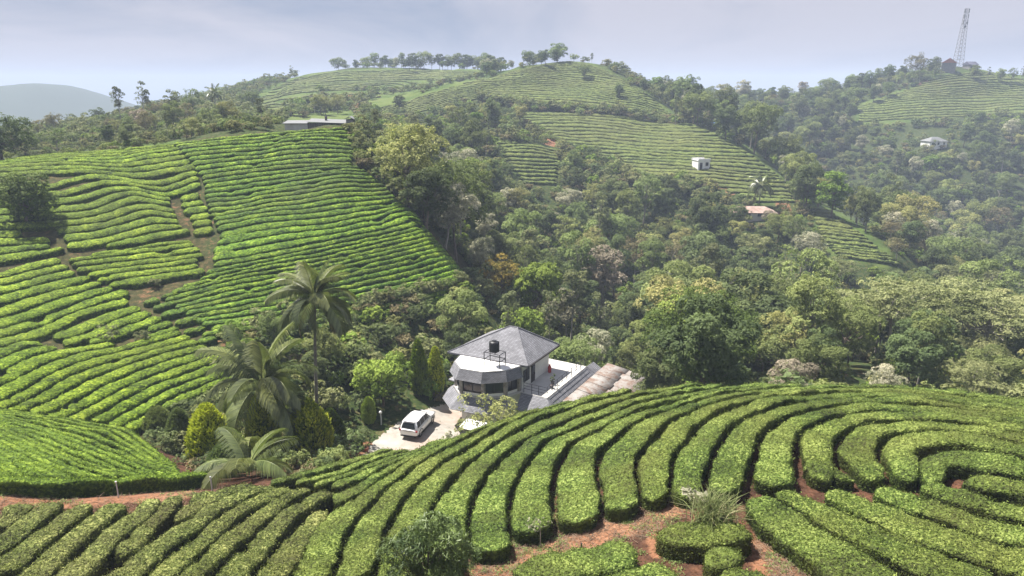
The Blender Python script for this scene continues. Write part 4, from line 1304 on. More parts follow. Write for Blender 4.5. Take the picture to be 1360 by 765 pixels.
FRONDS = [frond_mesh(4.0, math.radians(a), math.radians(d), 900 + i, m_frond) for i, (a, d) in enumerate(((82, 40), (68, 75), (50, 95), (30, 105), (8, 95), (-15, 75)))]
FROND_DRY = frond_mesh(3.4, math.radians(-40), math.radians(55), 950, m_frond_dry)
def palm(x, y, h, s, n, label, seed, lean=(0.0, 0.0), nuts=True, young=False, levels=(0, 5), group=None):
    rng = np.random.default_rng(seed)
    z = float(H(x, y))
    e = empty('coconut_palm', (x, y, z))
    top = np.array([lean[0], lean[1], h])
    if not young:
        k = np.linspace(0, 1, 14)
        pts = np.stack([lean[0] * k ** 1.6, lean[1] * k ** 1.6, -0.5 + (h + 0.5) * k], 1)
        rad = 0.15 * (1.0 - 0.35 * k) * (1 + 0.5 * np.exp(-k * 9)); rad = rad * (1 + 0.06 * (np.arange(14) % 2))
        V, Q = tubes_np([(pts, rad)], 8)
        link('trunk', mesh_np('trunk', V, Q, None, [m_palm_bark], smooth=True), e)
    for i in range(n):
        f = (i + .5) / n
        lv = levels[0] + (levels[1] - levels[0]) * f + rng.uniform(-.6, .6)
        m = FRONDS[int(np.clip(round(lv), 0, 5))]
        o = link('frond', m, e, top)
        sc_ = s * rng.uniform(.85, 1.1)
        o.scale = (sc_, sc_, sc_)
        o.rotation_euler = (rng.normal(0, .12), rng.normal(0, .06), i * 2.39996 + rng.normal(0, .15))
    if not young:
        for i in range(3):
            o = link('dry_frond', FROND_DRY, e, top); o.rotation_euler = (0, 0, rng.uniform(0, 6.28)); o.scale = (s * .9,) * 3
    if nuts:
        for i in range(6):
            a = i * 1.05
            b = bmesh.new(); bmesh.ops.create_icosphere(b, subdivisions=2, radius=0.14)
            me = bpy.data.meshes.new('coconut'); b.to_mesh(me); b.free(); me.materials.append(m_nut)
            link('coconut', me, e, top + np.array([.26 * math.cos(a), .26 * math.sin(a), -.28]))
    HEROES.append((x, y, 1.2))
    return tag(e, label, 'palm tree', group)

# ------------------------------------------------------------------ clipped golden cypress
def thuja_meshes(seed, h, r, n, mat, tipy=0.8, ls=0.15):
    rng = np.random.default_rng(seed)
    t = rng.random(n) ** 0.8
    prof = np.sin(np.clip(t * 0.86 + 0.14, 0, 1) * np.pi) ** 0.6 * (1 - t * 0.28)
    a = rng.random(n) * 6.283
    # feathery sprays standing out of the outline
    lob = 0.86 + 0.2 * vn(a * 2.4, t * 9, seed)
    rad = r * prof * lob * (0.82 + 0.22 * rng.random(n))
    P = np.stack([np.cos(a) * rad, np.sin(a) * rad, 0.05 + t * h], 1)
    nv = np.stack([np.cos(a), np.sin(a), 0.35 + 0 * a], 1)
    d = nv + rng.normal(0, .4, (n, 3)); d /= np.linalg.norm(d, axis=1)[:, None]
    up = np.stack([np.cos(a) * .55, np.sin(a) * .55, np.ones(n)], 1) + rng.normal(0, .25, (n, 3))
    t1 = up / np.linalg.norm(up, axis=1)[:, None]; t2 = np.cross(d, t1); t2 /= np.linalg.norm(t2, axis=1)[:, None]
    sz = ls * (0.6 + .8 * rng.random((n, 1)))
    V = np.stack([P - t1 * sz, P + t2 * sz * .45, P + t1 * sz * 1.3, P - t2 * sz * .45], 1)
    out = np.clip((rad / (r * prof + 1e-6) - .62) / .34, 0, 1)
    tn = np.clip(out * tipy + rng.normal(0, .12, n), 0, 1)
    T = np.stack([tn * .7, tn, np.clip(tn * 1.15, 0, 1), tn], 1).ravel()
    core_a = np.linspace(0, 6.283, 13)[:-1]; core_t = np.linspace(0, 1, 9)
    cr = r * 0.74 * np.sin(np.clip(core_t * .86 + .14, 0, 1) * np.pi) ** .6 * (1 - core_t * .28)
    CV_ = np.stack([np.cos(core_a)[None] * cr[:, None], np.sin(core_a)[None] * cr[:, None], (core_t * h * .96)[:, None] + 0 * core_a[None]], -1).reshape(-1, 3)
    idx = np.arange(9 * 12).reshape(9, 12)
    CQ = np.stack([idx[:-1], np.roll(idx[:-1], -1, 1), np.roll(idx[1:], -1, 1), idx[1:]], -1).reshape(-1, 4)
    return mesh_np('crown', np.vstack([CV_, V.reshape(-1, 3)]), np.vstack([CQ, np.arange(n * 4).reshape(-1, 4) + len(CV_)]), np.concatenate([np.zeros(len(CV_)), T]), [mat])
def thuja(x, y, h, r, label, seed, mat='thuja', tipy=.8, z=None, n=5200):
    z = float(H(x, y)) if z is None else z
    e = empty('golden_cypress' if mat == 'thuja' else 'round_shrub', (x, y, z))
    V, Q = tubes_np([(np.array([[0, 0, -.4], [0, 0, .3 * h], [0, 0, .8 * h]]), np.array([.09, .07, .03]))], 6)
    link('trunk', mesh_np('trunk', V, Q, None, [m_bark]), e)
    link('crown', thuja_meshes(seed, h, r, n, LF[mat], tipy), e)
    HEROES.append((x, y, r))
    return tag(e, label, 'shrub' if mat != 'thuja' else 'cypress')

def special_tree(name, label, x, y, z, leaf, bark, cat='tree', clear=None, **kw):
    tr, cr = grow(**kw)
    e = empty(name, (x, y, z))
    link('trunk', mesh_np('trunk', tr[0], tr[1], None, [bark], smooth=True), e)
    link('crown', mesh_np('crown', cr[0], cr[1], cr[2], [LF[leaf]]), e)
    HEROES.append((x, y, clear or kw['rx']))
    return tag(e, label, cat)
# ------------------------------------------------------------------ house, drive, car
m_white = plain_mat('white_wall', (0.78, 0.77, 0.74), .8, .04, 1.5, dirt=(0.42, 0.40, 0.36), dirt_amt=.35)
m_conc = plain_mat('pale_concrete', (0.50, 0.485, 0.46), .85, .10, 1.2, dirt=(0.30, 0.28, 0.26), dirt_amt=.5)
m_stone = plain_mat('stone_pillar', (0.30, 0.27, 0.24), .9, .45, 5.0, bump=.6)
m_dark = plain_mat('dark_frame', (0.035, 0.030, 0.028), .5, .2, 3.0)
m_steel = plain_mat('painted_steel', (0.05, 0.05, 0.055), .5, .2, 3.0, metal=.3)
m_black = plain_mat('black_plastic', (0.014, 0.014, 0.016), .45, .2, 2.0)
m_red = plain_mat('red_paint', (0.45, 0.03, 0.025), .45, .1, 2.0)
m_glass, N, L, B, O = new_mat('window_glass')
B.inputs['Base Color'].default_value = (0.03, 0.035, 0.04, 1); B.inputs['Roughness'].default_value = 0.08; B.inputs['Specular IOR Level'].default_value = 0.8
# grey shingles laid in courses
m_shingle, N, L, B, O = new_mat('grey_shingle')
tc = N.new('ShaderNodeTexCoord'); bk = N.new('ShaderNodeTexBrick')
sx = N.new('ShaderNodeSeparateXYZ'); cx_ = N.new('ShaderNodeCombineXYZ'); ad = N.new('ShaderNodeMath'); ad.operation = 'ADD'
L.new(tc.outputs['Object'], sx.inputs[0]); L.new(sx.outputs['X'], ad.inputs[0]); L.new(sx.outputs['Y'], ad.inputs[1])
L.new(ad.outputs[0], cx_.inputs['X']); L.new(sx.outputs['Z'], cx_.inputs['Y'])
bk.inputs['Scale'].default_value = 1.0; bk.inputs['Brick Width'].default_value = .3; bk.inputs['Row Height'].default_value = .085; bk.inputs['Mortar Size'].default_value = .014
bk.inputs['Color1'].default_value = (0.20, 0.20, 0.22, 1); bk.inputs['Color2'].default_value = (0.28, 0.28, 0.305, 1); bk.inputs['Mortar'].default_value = (0.10, 0.10, 0.11, 1)
L.new(cx_.outputs[0], bk.inputs['Vector'])
ns = noise(N, L, 1.2, 5)
rs = ramp(N, [(.3, (.72, .72, .72)), (.7, (1.08, 1.08, 1.08))]); L.new(ns.outputs[0], rs.inputs[0])
L.new(mixc(N, L, 1.0, bk.outputs[0], rs.outputs[0], 'MULTIPLY'), B.inputs['Base Color'])
B.inputs['Roughness'].default_value = .85
bp = N.new('ShaderNodeBump'); bp.inputs['Strength'].default_value = .6; bp.inputs['Distance'].default_value = .03
L.new(bk.outputs['Fac'], bp.inputs['Height']); bp.invert = True; L.new(bp.outputs[0], B.inputs['Normal'])
# rusty corrugated sheet
m_rust, N, L, B, O = new_mat('rusty_sheet')
ns = noise(N, L, 1.1, 8, .75)
rs = ramp(N, [(.34, (.25, .24, .23)), (.48, (.20, .18, .165)), (.57, (.155, .105, .08)), (.68, (.11, .058, .038))]); L.new(ns.outputs[0], rs.inputs[0])
L.new(rs.outputs[0], B.inputs['Base Color']); B.inputs['Roughness'].default_value = .7; B.inputs['Metallic'].default_value = .15

HZ = -30.0
house = empty('house', (1.19, 57.6, HZ), math.radians(-30))
tag(house, 'two-storey white house with grey hipped roof, terrace and window bay', 'house')
def hp(x, y, z): return (x, y, z)
# ground floor
GF = [(-6.4, .2), (-6.0, -1.3), (-4.8, -2.3), (-3.0, -2.0), (-1.6, -.9), (-.6, .4), (1.7, .4), (1.7, 8.2), (-6.4, 8.2)]
MB().prism(GF, -.4, 3.38).build('ground_floor_wall', m_white, house)
up = [(-6.5, .7), (-.7, .7), (-.7, 5.9), (-6.5, 5.9)]
MB().prism(up, 3.62, 6.15).build('upper_floor_wall', m_white, house)
MB().prism([(-6.7, .5), (-6.45, -1.75), (-5.0, -3.0), (-2.8, -2.7), (-1.2, -1.35), (-.6, 0.1), (2.1, .1), (2.1, 8.5), (-6.7, 8.5)], 3.385, 3.6).build('terrace_slab', m_conc, house)
# hipped roof with a short ridge
ev = 6.1; E = [(-8.1, -.35), (0.05, .35), (0.05, 6.6), (-7.6, 6.6)]; R1, R2 = (-3.5, 3.3), (-2.7, 3.3); rzv = 8.35
rf = MB()
bmv = rf.bm.verts.new
e = [bmv((a, b, ev)) for a, b in E]; e2 = [bmv((a, b, ev - .16)) for a, b in E]; r1 = bmv((*R1, rzv)); r2 = bmv((*R2, rzv))
for f in ((e[0], e[1], r2, r1), (e[1], e[2], r2), (e[2], e[3], r1, r2), (e[3], e[0], r1), tuple(e2[::-1])):
    rf.bm.faces.new(f)
for i in range(4): rf.bm.faces.new((e2[i], e2[(i+1) % 4], e[(i+1) % 4], e[i]))
roof = rf.build('roof', m_shingle, house)
rc = MB()
for a, b in (((*E[0], ev), (*R1, rzv)), ((*E[1], ev), (*R2, rzv)), ((*E[2], ev), (*R2, rzv)), ((*R1, rzv), (*R2, rzv))):
    rc.tube([(a[0], a[1], a[2] + .02), (b[0], b[1], b[2] + .03)], .06, 5)
rc.build('ridge_cap', m_shingle, roof)
MB().box(.06, .12, .35, 6.62, 5.93, 6.08).build('gutter', m_dark, roof)
# window bay: walls, glazing between stone pillars, flat roof with shingled skirt
BAY = [(-6.7, -.1), (-6.3, -1.6), (-4.95, -2.8), (-2.85, -2.5), (-1.35, -1.2), (-.8, .2)]
def ring(P, d):
    c = np.array([-3.8, 1.2]); out = []
    for p in P:
        v = np.array(p) - c; out.append(tuple(c + v * (1 + d / np.linalg.norm(v))))
    return out
flat = ring(BAY, .15)
MB().prism(flat + [(-.9, .69), (-6.5, .69)], 5.85, 6.02).build('bay_flat_roof', m_white, house)
o1, o2 = ring(BAY, .12), ring(BAY, .62)
sk = MB()
for i in range(5):
    sk.slab([(*o2[i], 5.12), (*o2[i+1], 5.12), (*o1[i+1], 6.06), (*o1[i], 6.06)], .08)
sk.build('bay_skirt_roof', m_shingle, house)
for i in range(5):
    a, b = np.array(BAY[i]), np.array(BAY[i+1])
    d = (b - a) / np.linalg.norm(b - a); nrm = np.array([d[1], -d[0]])
    L_ = np.linalg.norm(b - a)
    M = Matrix(((d[0], nrm[0], 0, a[0]), (d[1], nrm[1], 0, a[1]), (0, 0, 1, 0), (0, 0, 0, 1)))
    w = MB().box(.16, L_ - .16, -.12, -.08, 3.95, 5.3, M).build('bay_window', m_glass, house)
    fr = MB()
    for x0, x1, z0, z1 in ((.12, L_ - .12, 3.86, 3.96), (.12, L_ - .12, 5.24, 5.34), (.12, .2, 3.96, 5.24), (L_ - .2, L_ - .12, 3.96, 5.24), (L_ / 2 - .03, L_ / 2 + .03, 3.96, 5.24)):
        fr.box(x0, x1, -.075, -.02, z0, z1, M)
    fr.build('frame', m_dark, w)
    MB().box(.05, L_ - .05, -.15, -.02, 3.605, 3.85, M).build('bay_parapet', m_white, house)
    MB().box(.05, L_ - .05, -.15, -.04, 5.35, 5.84, M).build('bay_lintel', m_white, house)
for pnt in BAY:
    MB().box(pnt[0] - .15, pnt[0] + .15, pnt[1] - .13, pnt[1] + .17, 3.605, 5.84).build('pillar', m_stone, house, bevel=.02)
# lower skirt roof over the ground floor, bay side and terrace side
o1, o2 = ring(BAY[:5], .28), ring(BAY[:5], 1.35)
lo = MB()
for i in range(4):
    lo.slab([(*o2[i], 2.55), (*o2[i+1], 2.55), (*o1[i+1], 3.5), (*o1[i], 3.5)], .08)
lo.build('lower_skirt_roof', m_shingle, house)
MB().slab([(3.25, -.9, 2.55), (3.25, 8.9, 2.55), (2.12, 8.5, 3.55), (2.12, .12, 3.55)], .08).slab([(-.2, -1.3, 2.5), (3.25, -.9, 2.55), (2.12, .09, 3.55), (-.5, .09, 3.55)], .08).build('terrace_skirt_roof', m_shingle, house)
MB().slab([(2.1, 8.52, 3.58), (3.25, 8.9, 2.6), (3.4, 10.4, 2.6), (2.1, 10.2, 3.5)], .08).build('shed_end_roof', m_shingle, house)
MB().slab([(-7.9, -.6, 3.5), (-6.75, -.9, 3.6), (-6.6, 1.6, 3.6), (-7.9, 1.8, 3.5)], .1).build('side_canopy', m_shingle, house)
# door and windows of the terrace wall
d = MB().box(-.69, -.64, 2.3, 3.0, 3.62, 5.6).build('door', m_dark, house)
MB().box(-.635, -.60, 2.4, 2.9, 4.5, 5.4).build('pane', m_glass, d)
MB().box(-.635, -.58, 2.86, 2.9, 4.3, 4.5).build('handle', m_steel, d)
for y0, y1 in ((.85, 1.3), (1.4, 1.85)):
    w = MB().box(-.69, -.65, y0, y1, 4.25, 5.3).build('window', m_glass, house)
    MB().box(-.645, -.61, y0 - .04, y0, 4.2, 5.35).box(-.645, -.61, y1, y1 + .04, 4.2, 5.35).box(-.645, -.61, y0, y1, 5.3, 5.35).box(-.645, -.60, y0, y1, 4.2, 4.25).build('frame', m_dark, w)
for x0 in (-5.6, -4.0):
    w = MB().box(x0, x0 + .9, -1.2, -1.15, 1.0, 2.2).build('ground_window', m_glass, house)
MB().box(1.705, 1.75, 1.5, 2.6, .9, 2.2).build('side_window', m_glass, house)
# terrace railing
ra = MB()
for y in np.arange(.35, 8.5, 1.0): ra.box(1.95, 1.99, y, y + .04, 3.6, 4.5)
for x in (-.3, .5, 1.2): ra.box(x, x + .04, .2, .24, 3.6, 4.5)
for z in (3.95, 4.22, 4.5):
    ra.box(1.955, 1.985, .39, 8.4, z, z + .03); ra.box(-.26, 1.95, .205, .235, z, z + .03)
ra.build('railing', m_steel, house)
# water tank on its stand, standing on the flat roof
M30 = Matrix.Rotation(math.radians(-30), 4, 'Z'); hb = Vector((1.19, 57.6, HZ))
def hw(x, y, z): return hb + (M30 @ Vector((x, y, z)))
st = empty('tank_stand', hw(-2.7, -.75, 6.02), math.radians(-30)); tag(st, 'thin steel frame stand on the flat roof under the black tank', 'stand')
for x in (-.8, .8):
    for y in (-.5, .5): MB().box(x - .03, x + .03, y - .03, y + .03, 0, 1.25).build('leg', m_steel, st)
fr = MB()
for z in (1.25, .6):
    fr.box(-.84, .84, -.53, -.47, z, z + .05).box(-.84, .84, .47, .53, z, z + .05).box(-.83, -.77, -.47, .47, z, z + .05).box(.77, .83, -.47, .47, z, z + .05)
fr.box(-.5, -.45, -.47, .47, 1.26, 1.3).box(.2, .25, -.47, .47, 1.26, 1.3).build('frame', m_steel, st)
tk = empty('water_tank', hw(-2.75, -.75, 7.33), math.radians(-30)); tag(tk, 'black ribbed plastic water tank on the steel stand', 'tank')
zz = [0, .02, .1, .14, .3, .34, .5, .54, .7, .74, .88, .95, .98]; rr_ = [.40, .46, .47, .45, .47, .45, .47, .45, .47, .45, .46, .3, .2]
V, Q = tubes_np([(np.stack([np.zeros(13), np.zeros(13), zz], 1), np.array(rr_))], 20)
link('body', mesh_np('body', V, Q, None, [m_black], smooth=True), tk)
MB().tube([(0, 0, .96), (0, 0, 1.04)], [.2, .19], 14).build('lid', m_black, tk)
# things on the terrace
gc = empty('gas_cylinder', hw(-.35, 5.4, 3.6)); tag(gc, 'red gas cylinder against the terrace wall', 'cylinder')
V, Q = tubes_np([(np.array([[0, 0, 0], [0, 0, .05], [0, 0, .55], [0, 0, .66], [0, 0, .7]]), np.array([.15, .17, .17, .1, .05]))], 12)
link('body', mesh_np('body', V, Q, None, [m_red], smooth=True), gc); MB().tube([(0, 0, .7), (0, 0, .8)], .1, 10).build('collar', m_red, gc)
for x, y, lb in ((1.5, 2.2, 'potted shrub on the terrace by the railing'), (1.2, 3.0, 'second potted shrub further along the terrace railing')):
    pt = empty('potted_shrub', hw(x, y, 3.6)); tag(pt, lb, 'potted plant')
    MB().tube([(0, 0, 0), (0, 0, .3)], [.13, .18], 10).build('pot', plain_mat('clay_pot', (.10, .08, .08), .8, .2), pt)
    tr, cr = grow(seed=int(x * 100), h=1.1, rx=.26, rz=.3, base=.55, n_lobe=5, n_leaf=160, ls=.06, trunk_r=.02)
    link('stem', mesh_np('stem', tr[0], tr[1], None, [m_bark]), pt); link('leaves', mesh_np('leaves', cr[0], cr[1], cr[2], [LF['dark']]), pt)
# rusty shed beside the terrace
sh = empty('tin_shed', hb, math.radians(-30)); tag(sh, 'low shed roofed with rusty and grey tin sheets beside the terrace', 'shed')
MB().prism([(3.6, .9), (6.9, .9), (6.9, 10.4), (3.6, 10.4)], -1.2, 2.6).build('wall', m_conc, sh)
rng = np.random.default_rng(3)
for i in range(10):
    y0 = .6 + i * 1.03
    for x0, x1, za, zb in ((3.32, 5.5, 3.35, 3.05), (5.3, 8.3, 3.03, 2.6)):
        n = 9
        ys = np.linspace(y0, y0 + 1.07, n * 2 + 1)
        cz_ = .02 * np.cos(np.arange(n * 2 + 1) * math.pi) + .015 * (i % 2) + rng.normal(0, .012)
        xe = x1 + rng.uniform(-.25, .2)
        V = np.concatenate([np.stack([np.full(n*2+1, x0), ys, za + cz_], 1), np.stack([np.full(n*2+1, xe), ys, zb + cz_], 1)])
        k = np.arange(n * 2); Q = np.stack([k, k + 1, k + 1 + n*2+1, k + n*2+1], 1)
        o = link('roof_sheet', mesh_np('roof_sheet', V, Q, None, [m_rust]), sh)
        o.modifiers.new('t', 'SOLIDIFY').thickness = .012
# white canopy beside the house, half hidden by the thin tree
q = at(628, 556, 54.5)
cn = empty('white_canopy', (q[0], q[1], float(H(q[0], q[1]))), math.radians(-25)); tag(cn, 'low white sheet canopy behind the thin tree beside the house', 'canopy')
MB().slab([(-1.0, -.7, 1.55), (1.0, -.7, 1.55), (1.0, .7, 1.75), (-1.0, .7, 1.75)], .05).build('roof_sheet', m_white, cn)
for x in (-.9, .9):
    for y, h_ in ((-.6, 1.5), (.6, 1.68)): MB().tube([(x, y, -.6), (x, y, h_ - .02)], .035, 6).build('post', m_steel, cn)

# drive: pale trodden concrete, laid on the levelled ground
m_drive = plain_mat('drive_surface', (0.31, 0.285, 0.25), .9, .25, .9, bump=.3, dirt=(0.30, 0.15, 0.09), dirt_amt=.6)
def drive():
    c = .25
    xs = np.arange(-16, 3, c); ys = np.arange(46, 66, c)
    X, Y = np.meshgrid(xs, ys)
    U, V, _ = to_pix(X + c / 2, Y + c / 2, H(X + c / 2, Y + c / 2))
    k = inpoly(U, V, [(478,606),(500,584),(528,562),(556,546),(592,537),(625,542),(640,570),(560,612)])
    verts = {}; VV = []; QQ = []
    for i, j in zip(*np.nonzero(k)):
        q = []
        for di, dj in ((0, 0), (0, 1), (1, 1), (1, 0)):
            key = (i + di, j + dj)
            if key not in verts:
                x, y = -16 + key[1] * c, 46 + key[0] * c
                verts[key] = len(VV); VV.append((x + .09 * math.sin(y * 5), y + .09 * math.sin(x * 7), float(H(x, y)) + .03))
            q.append(verts[key])
        QQ.append(q)
    tag(link('drive', mesh_np('drive', np.array(VV), np.array(QQ), None, [m_drive], smooth=True)), kind='structure')
drive()

# ------------------------------------------------------------------ car
m_car, N, L, B, O = new_mat('white_car_paint')
B.inputs['Base Color'].default_value = (.80, .80, .80, 1); B.inputs['Roughness'].default_value = .25; B.inputs['Coat Weight'].default_value = .6
m_tyre = plain_mat('tyre', (.018, .018, .018), .85, .2); m_rim = plain_mat('rim', (.35, .35, .36), .35, .1, metal=.8)
m_lamp = plain_mat('tail_lamp', (.30, .02, .02), .25, .1); m_plate = plain_mat('number_plate', (.75, .75, .72), .5, .05); m_trim = plain_mat('black_trim', (.02, .02, .02), .55, .1)
def car():
    q = at(556, 572, 56.3)
    e = empty('parked_suv', (q[0], q[1], float(H(q[0], q[1])) + .035), math.radians(73), 0.91)
    tag(e, 'white sport utility car parked on the drive with its rear to the tea', 'car')
    W = .92
    # lower body: cross sections along the length (x forward), (x, half width, z bottom, z belt)
    S = [(-2.38, .80, .50, .98), (-2.33, .88, .40, 1.05), (-2.0, .92, .34, 1.08), (-1.0, .925, .32, 1.07), (.2, .925, .32, 1.05), (1.0, .92, .33, 1.03), (1.7, .90, .34, 1.0), (2.15, .85, .38, .93), (2.36, .74, .46, .80), (2.42, .60, .52, .72)]
    bm = bmesh.new(); rings = []
    for x, w, zb, zt in S:
        prof = [(-w * .93, zb), (-w, zb + .14), (-w, (zb + zt) * .52), (-w * .985, zt - .08), (-w * .9, zt), (0, zt + .03), (w * .9, zt), (w * .985, zt - .08), (w, (zb + zt) * .52), (w, zb + .14), (w * .93, zb)]
        rings.append([bm.verts.new((x, a, b)) for a, b in prof])
    for a, b in zip(rings[:-1], rings[1:]):
        for i in range(len(a)):
            bm.faces.new((a[i], a[(i+1) % len(a)], b[(i+1) % len(a)], b[i]))
    bm.faces.new(rings[0][::-1]); bm.faces.new(rings[-1])
    bmesh.ops.recalc_face_normals(bm, faces=list(bm.faces))
    me = bpy.data.meshes.new('body'); bm.to_mesh(me); bm.free(); me.materials.append(m_car)
    for p_ in me.polygons: p_.use_smooth = True
    b_ = link('body', me, e); b_.modifiers.new('s', 'SUBSURF').render_levels = 2
    # cabin
    C0 = [(-2.28, .80), (-2.2, .86), (.15, .86), (1.22, .78)]   # belt line x, half width
    zt = 1.06; zr = 1.74
    T0 = [(-2.02, .64), (-1.85, .68), (-.1, .66), (.40, .58)]
    bm = bmesh.new()
    lo_ = [bm.verts.new((x, w, zt)) for x, w in C0] + [bm.verts.new((x, -w, zt)) for x, w in C0[::-1]]
    hi_ = [bm.verts.new((x, w, zr - (.05 if i in (0, 3) else 0))) for i, (x, w) in enumerate(T0)] + [bm.verts.new((x, -w, zr - (.05 if i in (0, 3) else 0))) for i, (x, w) in list(enumerate(T0))[::-1]]
    for i in range(8): bm.faces.new((lo_[i], lo_[(i+1) % 8], hi_[(i+1) % 8], hi_[i]))
    bm.faces.new(hi_)
    bmesh.ops.bevel(bm, geom=[ed for ed in bm.edges], offset=.05, segments=2, affect='EDGES')
    bmesh.ops.recalc_face_normals(bm, faces=list(bm.faces))
    me = bpy.data.meshes.new('cabin'); bm.to_mesh(me); bm.free(); me.materials.append(m_car)
    for p_ in me.polygons: p_.use_smooth = True
    link('cabin', me, e)
    def lerp(a, b, t): return tuple(np.array(a) * (1 - t) + np.array(b) * t)
    def pane(nm, c, push):
        """pane in the quad c (4 corners), pushed out along its normal"""
        P = [Vector(p_) for p_ in c]; n_ = (P[1] - P[0]).cross(P[3] - P[0]).normalized()
        return MB().slab([p_ + n_ * push for p_ in P], .02).build(nm, m_glass, e)
    # rear screen, windscreen, side windows (both sides)
    pane('rear_window', [(-2.25, .70, 1.14), (-2.25, -.70, 1.14), (-2.07, -.58, 1.62), (-2.07, .58, 1.62)], .035)
    pane('windscreen', [(1.13, -.69, 1.12), (1.13, .69, 1.12), (.52, .55, 1.64), (.52, -.55, 1.64)], .03)
    for s_ in (-1, 1):
        for x0, x1, t0, t1 in ((-1.95, -1.28, -1.80, -1.26), (-1.2, -.36, -1.17, -.36), (-.28, .82, -.28, .26)):
            c = [(x0, s_ * .862, 1.12), (x1, s_ * .855, 1.12), (t1, s_ * .705, 1.66), (t0, s_ * .715, 1.66)]
            if s_ > 0: c = [c[1], c[0], c[3], c[2]]
            pane('side_window', c, .012)
        for x in (-1.42, 1.42):
            w = empty('wheel', (x, s_ * .80, .38)); w.parent = e
            prf = [(-.11, .24), (-.11, .35), (-.07, .38), (.07, .38), (.11, .35), (.11, .24)]
            bm = bmesh.new(); rg = [[bm.verts.new((r_ * math.cos(a), o_, r_ * math.sin(a))) for o_, r_ in prf] for a in np.linspace(0, 2 * math.pi, 25)[:-1]]
            for i in range(24):
                for j in range(5): bm.faces.new((rg[i][j], rg[(i+1) % 24][j], rg[(i+1) % 24][j+1], rg[i][j+1]))
            me = bpy.data.meshes.new('tyre'); bmesh.ops.recalc_face_normals(bm, faces=list(bm.faces)); bm.to_mesh(me); bm.free(); me.materials.append(m_tyre)
            link('tyre', me, w)
            rm = MB().tube([(0, -.06, 0), (0, .06, 0)], .235, 20)
            for a in range(6): rm.box(-.03, .03, -.1, .1, .04, .23, Matrix.Rotation(a * math.pi / 3, 4, 'Y'))
            rm.build('rim', m_rim, w)
            MB().tube([(x - .47, s_ * .925, .36), (x - .36, s_ * .935, .70), (x, s_ * .94, .84), (x + .36, s_ * .935, .70), (x + .47, s_ * .925, .36)], .035, 6).build('wheel_arch', m_trim, e)
        MB().box(-2.385, -2.29, s_ * .84 - .14, s_ * .84 + .06, .86, 1.04).build('tail_light', m_lamp, e, bevel=.02)
        MB().box(2.22, 2.36, s_ * .66 - .14, s_ * .66 + .1, .74, .88).build('headlight', m_rim, e, bevel=.02)
        MB().box(.62, .82, s_ * .95 - .02 + (s_ * .06), s_ * .95 + .02 + (s_ * .06), 1.1, 1.26).build('mirror', m_car, e, bevel=.015)
        MB().tube([(-1.9, s_ * .62, 1.82), (-1.2, s_ * .63, 1.85), (-.2, s_ * .61, 1.82)], .022, 6).build('roof_rail', m_rim, e)
        for x in (-.95, .05): MB().box(x - .1, x + .1, s_ * .935 - .012, s_ * .935 + .012, .93, .965).build('door_handle', m_rim, e)
        MB().box(-1.0, 1.0, s_ * .93 - .05, s_ * .93 + .05, .30, .36).build('side_step', m_trim, e)
    MB().box(-2.43, -2.40, -.28, .28, .80, .93).build('number_plate', m_plate, e)
    MB().box(-2.42, -2.32, -.78, .78, .34, .48).build('rear_bumper', m_trim, e, bevel=.03)
    MB().box(-2.425, -2.36, -.5, .5, .97, 1.02).build('tailgate_trim', m_rim, e)
    MB().box(-2.1, -1.88, -.6, .6, 1.755, 1.79).build('spoiler', m_car, e, bevel=.012)
car()

# ------------------------------------------------------------------ garden lamp, poles and stakes
def post(nm, u, v, Y, h, r, mat, label, cat, top=None):
    q = at(u, v, Y); z = float(H(q[0], q[1]))
    e = empty(nm, (q[0], q[1], z)); tag(e, label, cat)
    MB().tube([(0, 0, -.25), (.02, .01, h * .5), (.0, .03, h)], [r, r, r * .9], 7).build('post', mat, e)
    if top:
        b = bmesh.new(); bmesh.ops.create_icosphere(b, subdivisions=2, radius=top); me = bpy.data.meshes.new('globe'); b.to_mesh(me); b.free(); me.materials.append(m_white)
        for p_ in me.polygons: p_.use_smooth = True
        link('globe', me, e, (0, .03, h + top * .6))
    else:
        MB().tube([(0, .03, h), (0, .03, h + .03)], r * 1.25, 7).build('cap', mat, e)
m_wood = plain_mat('dark_stake', (.05, .04, .035), .9, .3, 4.0)
m_pole = plain_mat('grey_pole', (.45, .46, .46), .7, .15, 4.0)
post('garden_lamp', 507, 577, 57, 1.1, .06, m_pole, 'garden lamp with white globe beside the drive', 'lamp', .14)
post('garden_lamp', 466, 604, 50, .45, .05, m_pole, 'low garden lamp with white globe on the red garden soil', 'lamp', .13)
post('marker_pole', 156, 656, 27.6, .75, .028, m_pole, 'thin grey pole with white top on the orange path', 'pole', .045)
post('marker_pole', 280, 642, 29.5, .75, .03, m_pole, 'plain grey pole at the corner of the bench hedge', 'pole')
post('wooden_stake', 772, 729, 21.3, .6, .03, m_wood, 'short dark stake beside the earth path', 'stake')
post('wooden_stake', 677, 770, 19, .55, .03, m_wood, 'leaning dark stake near the mango tree', 'stake')

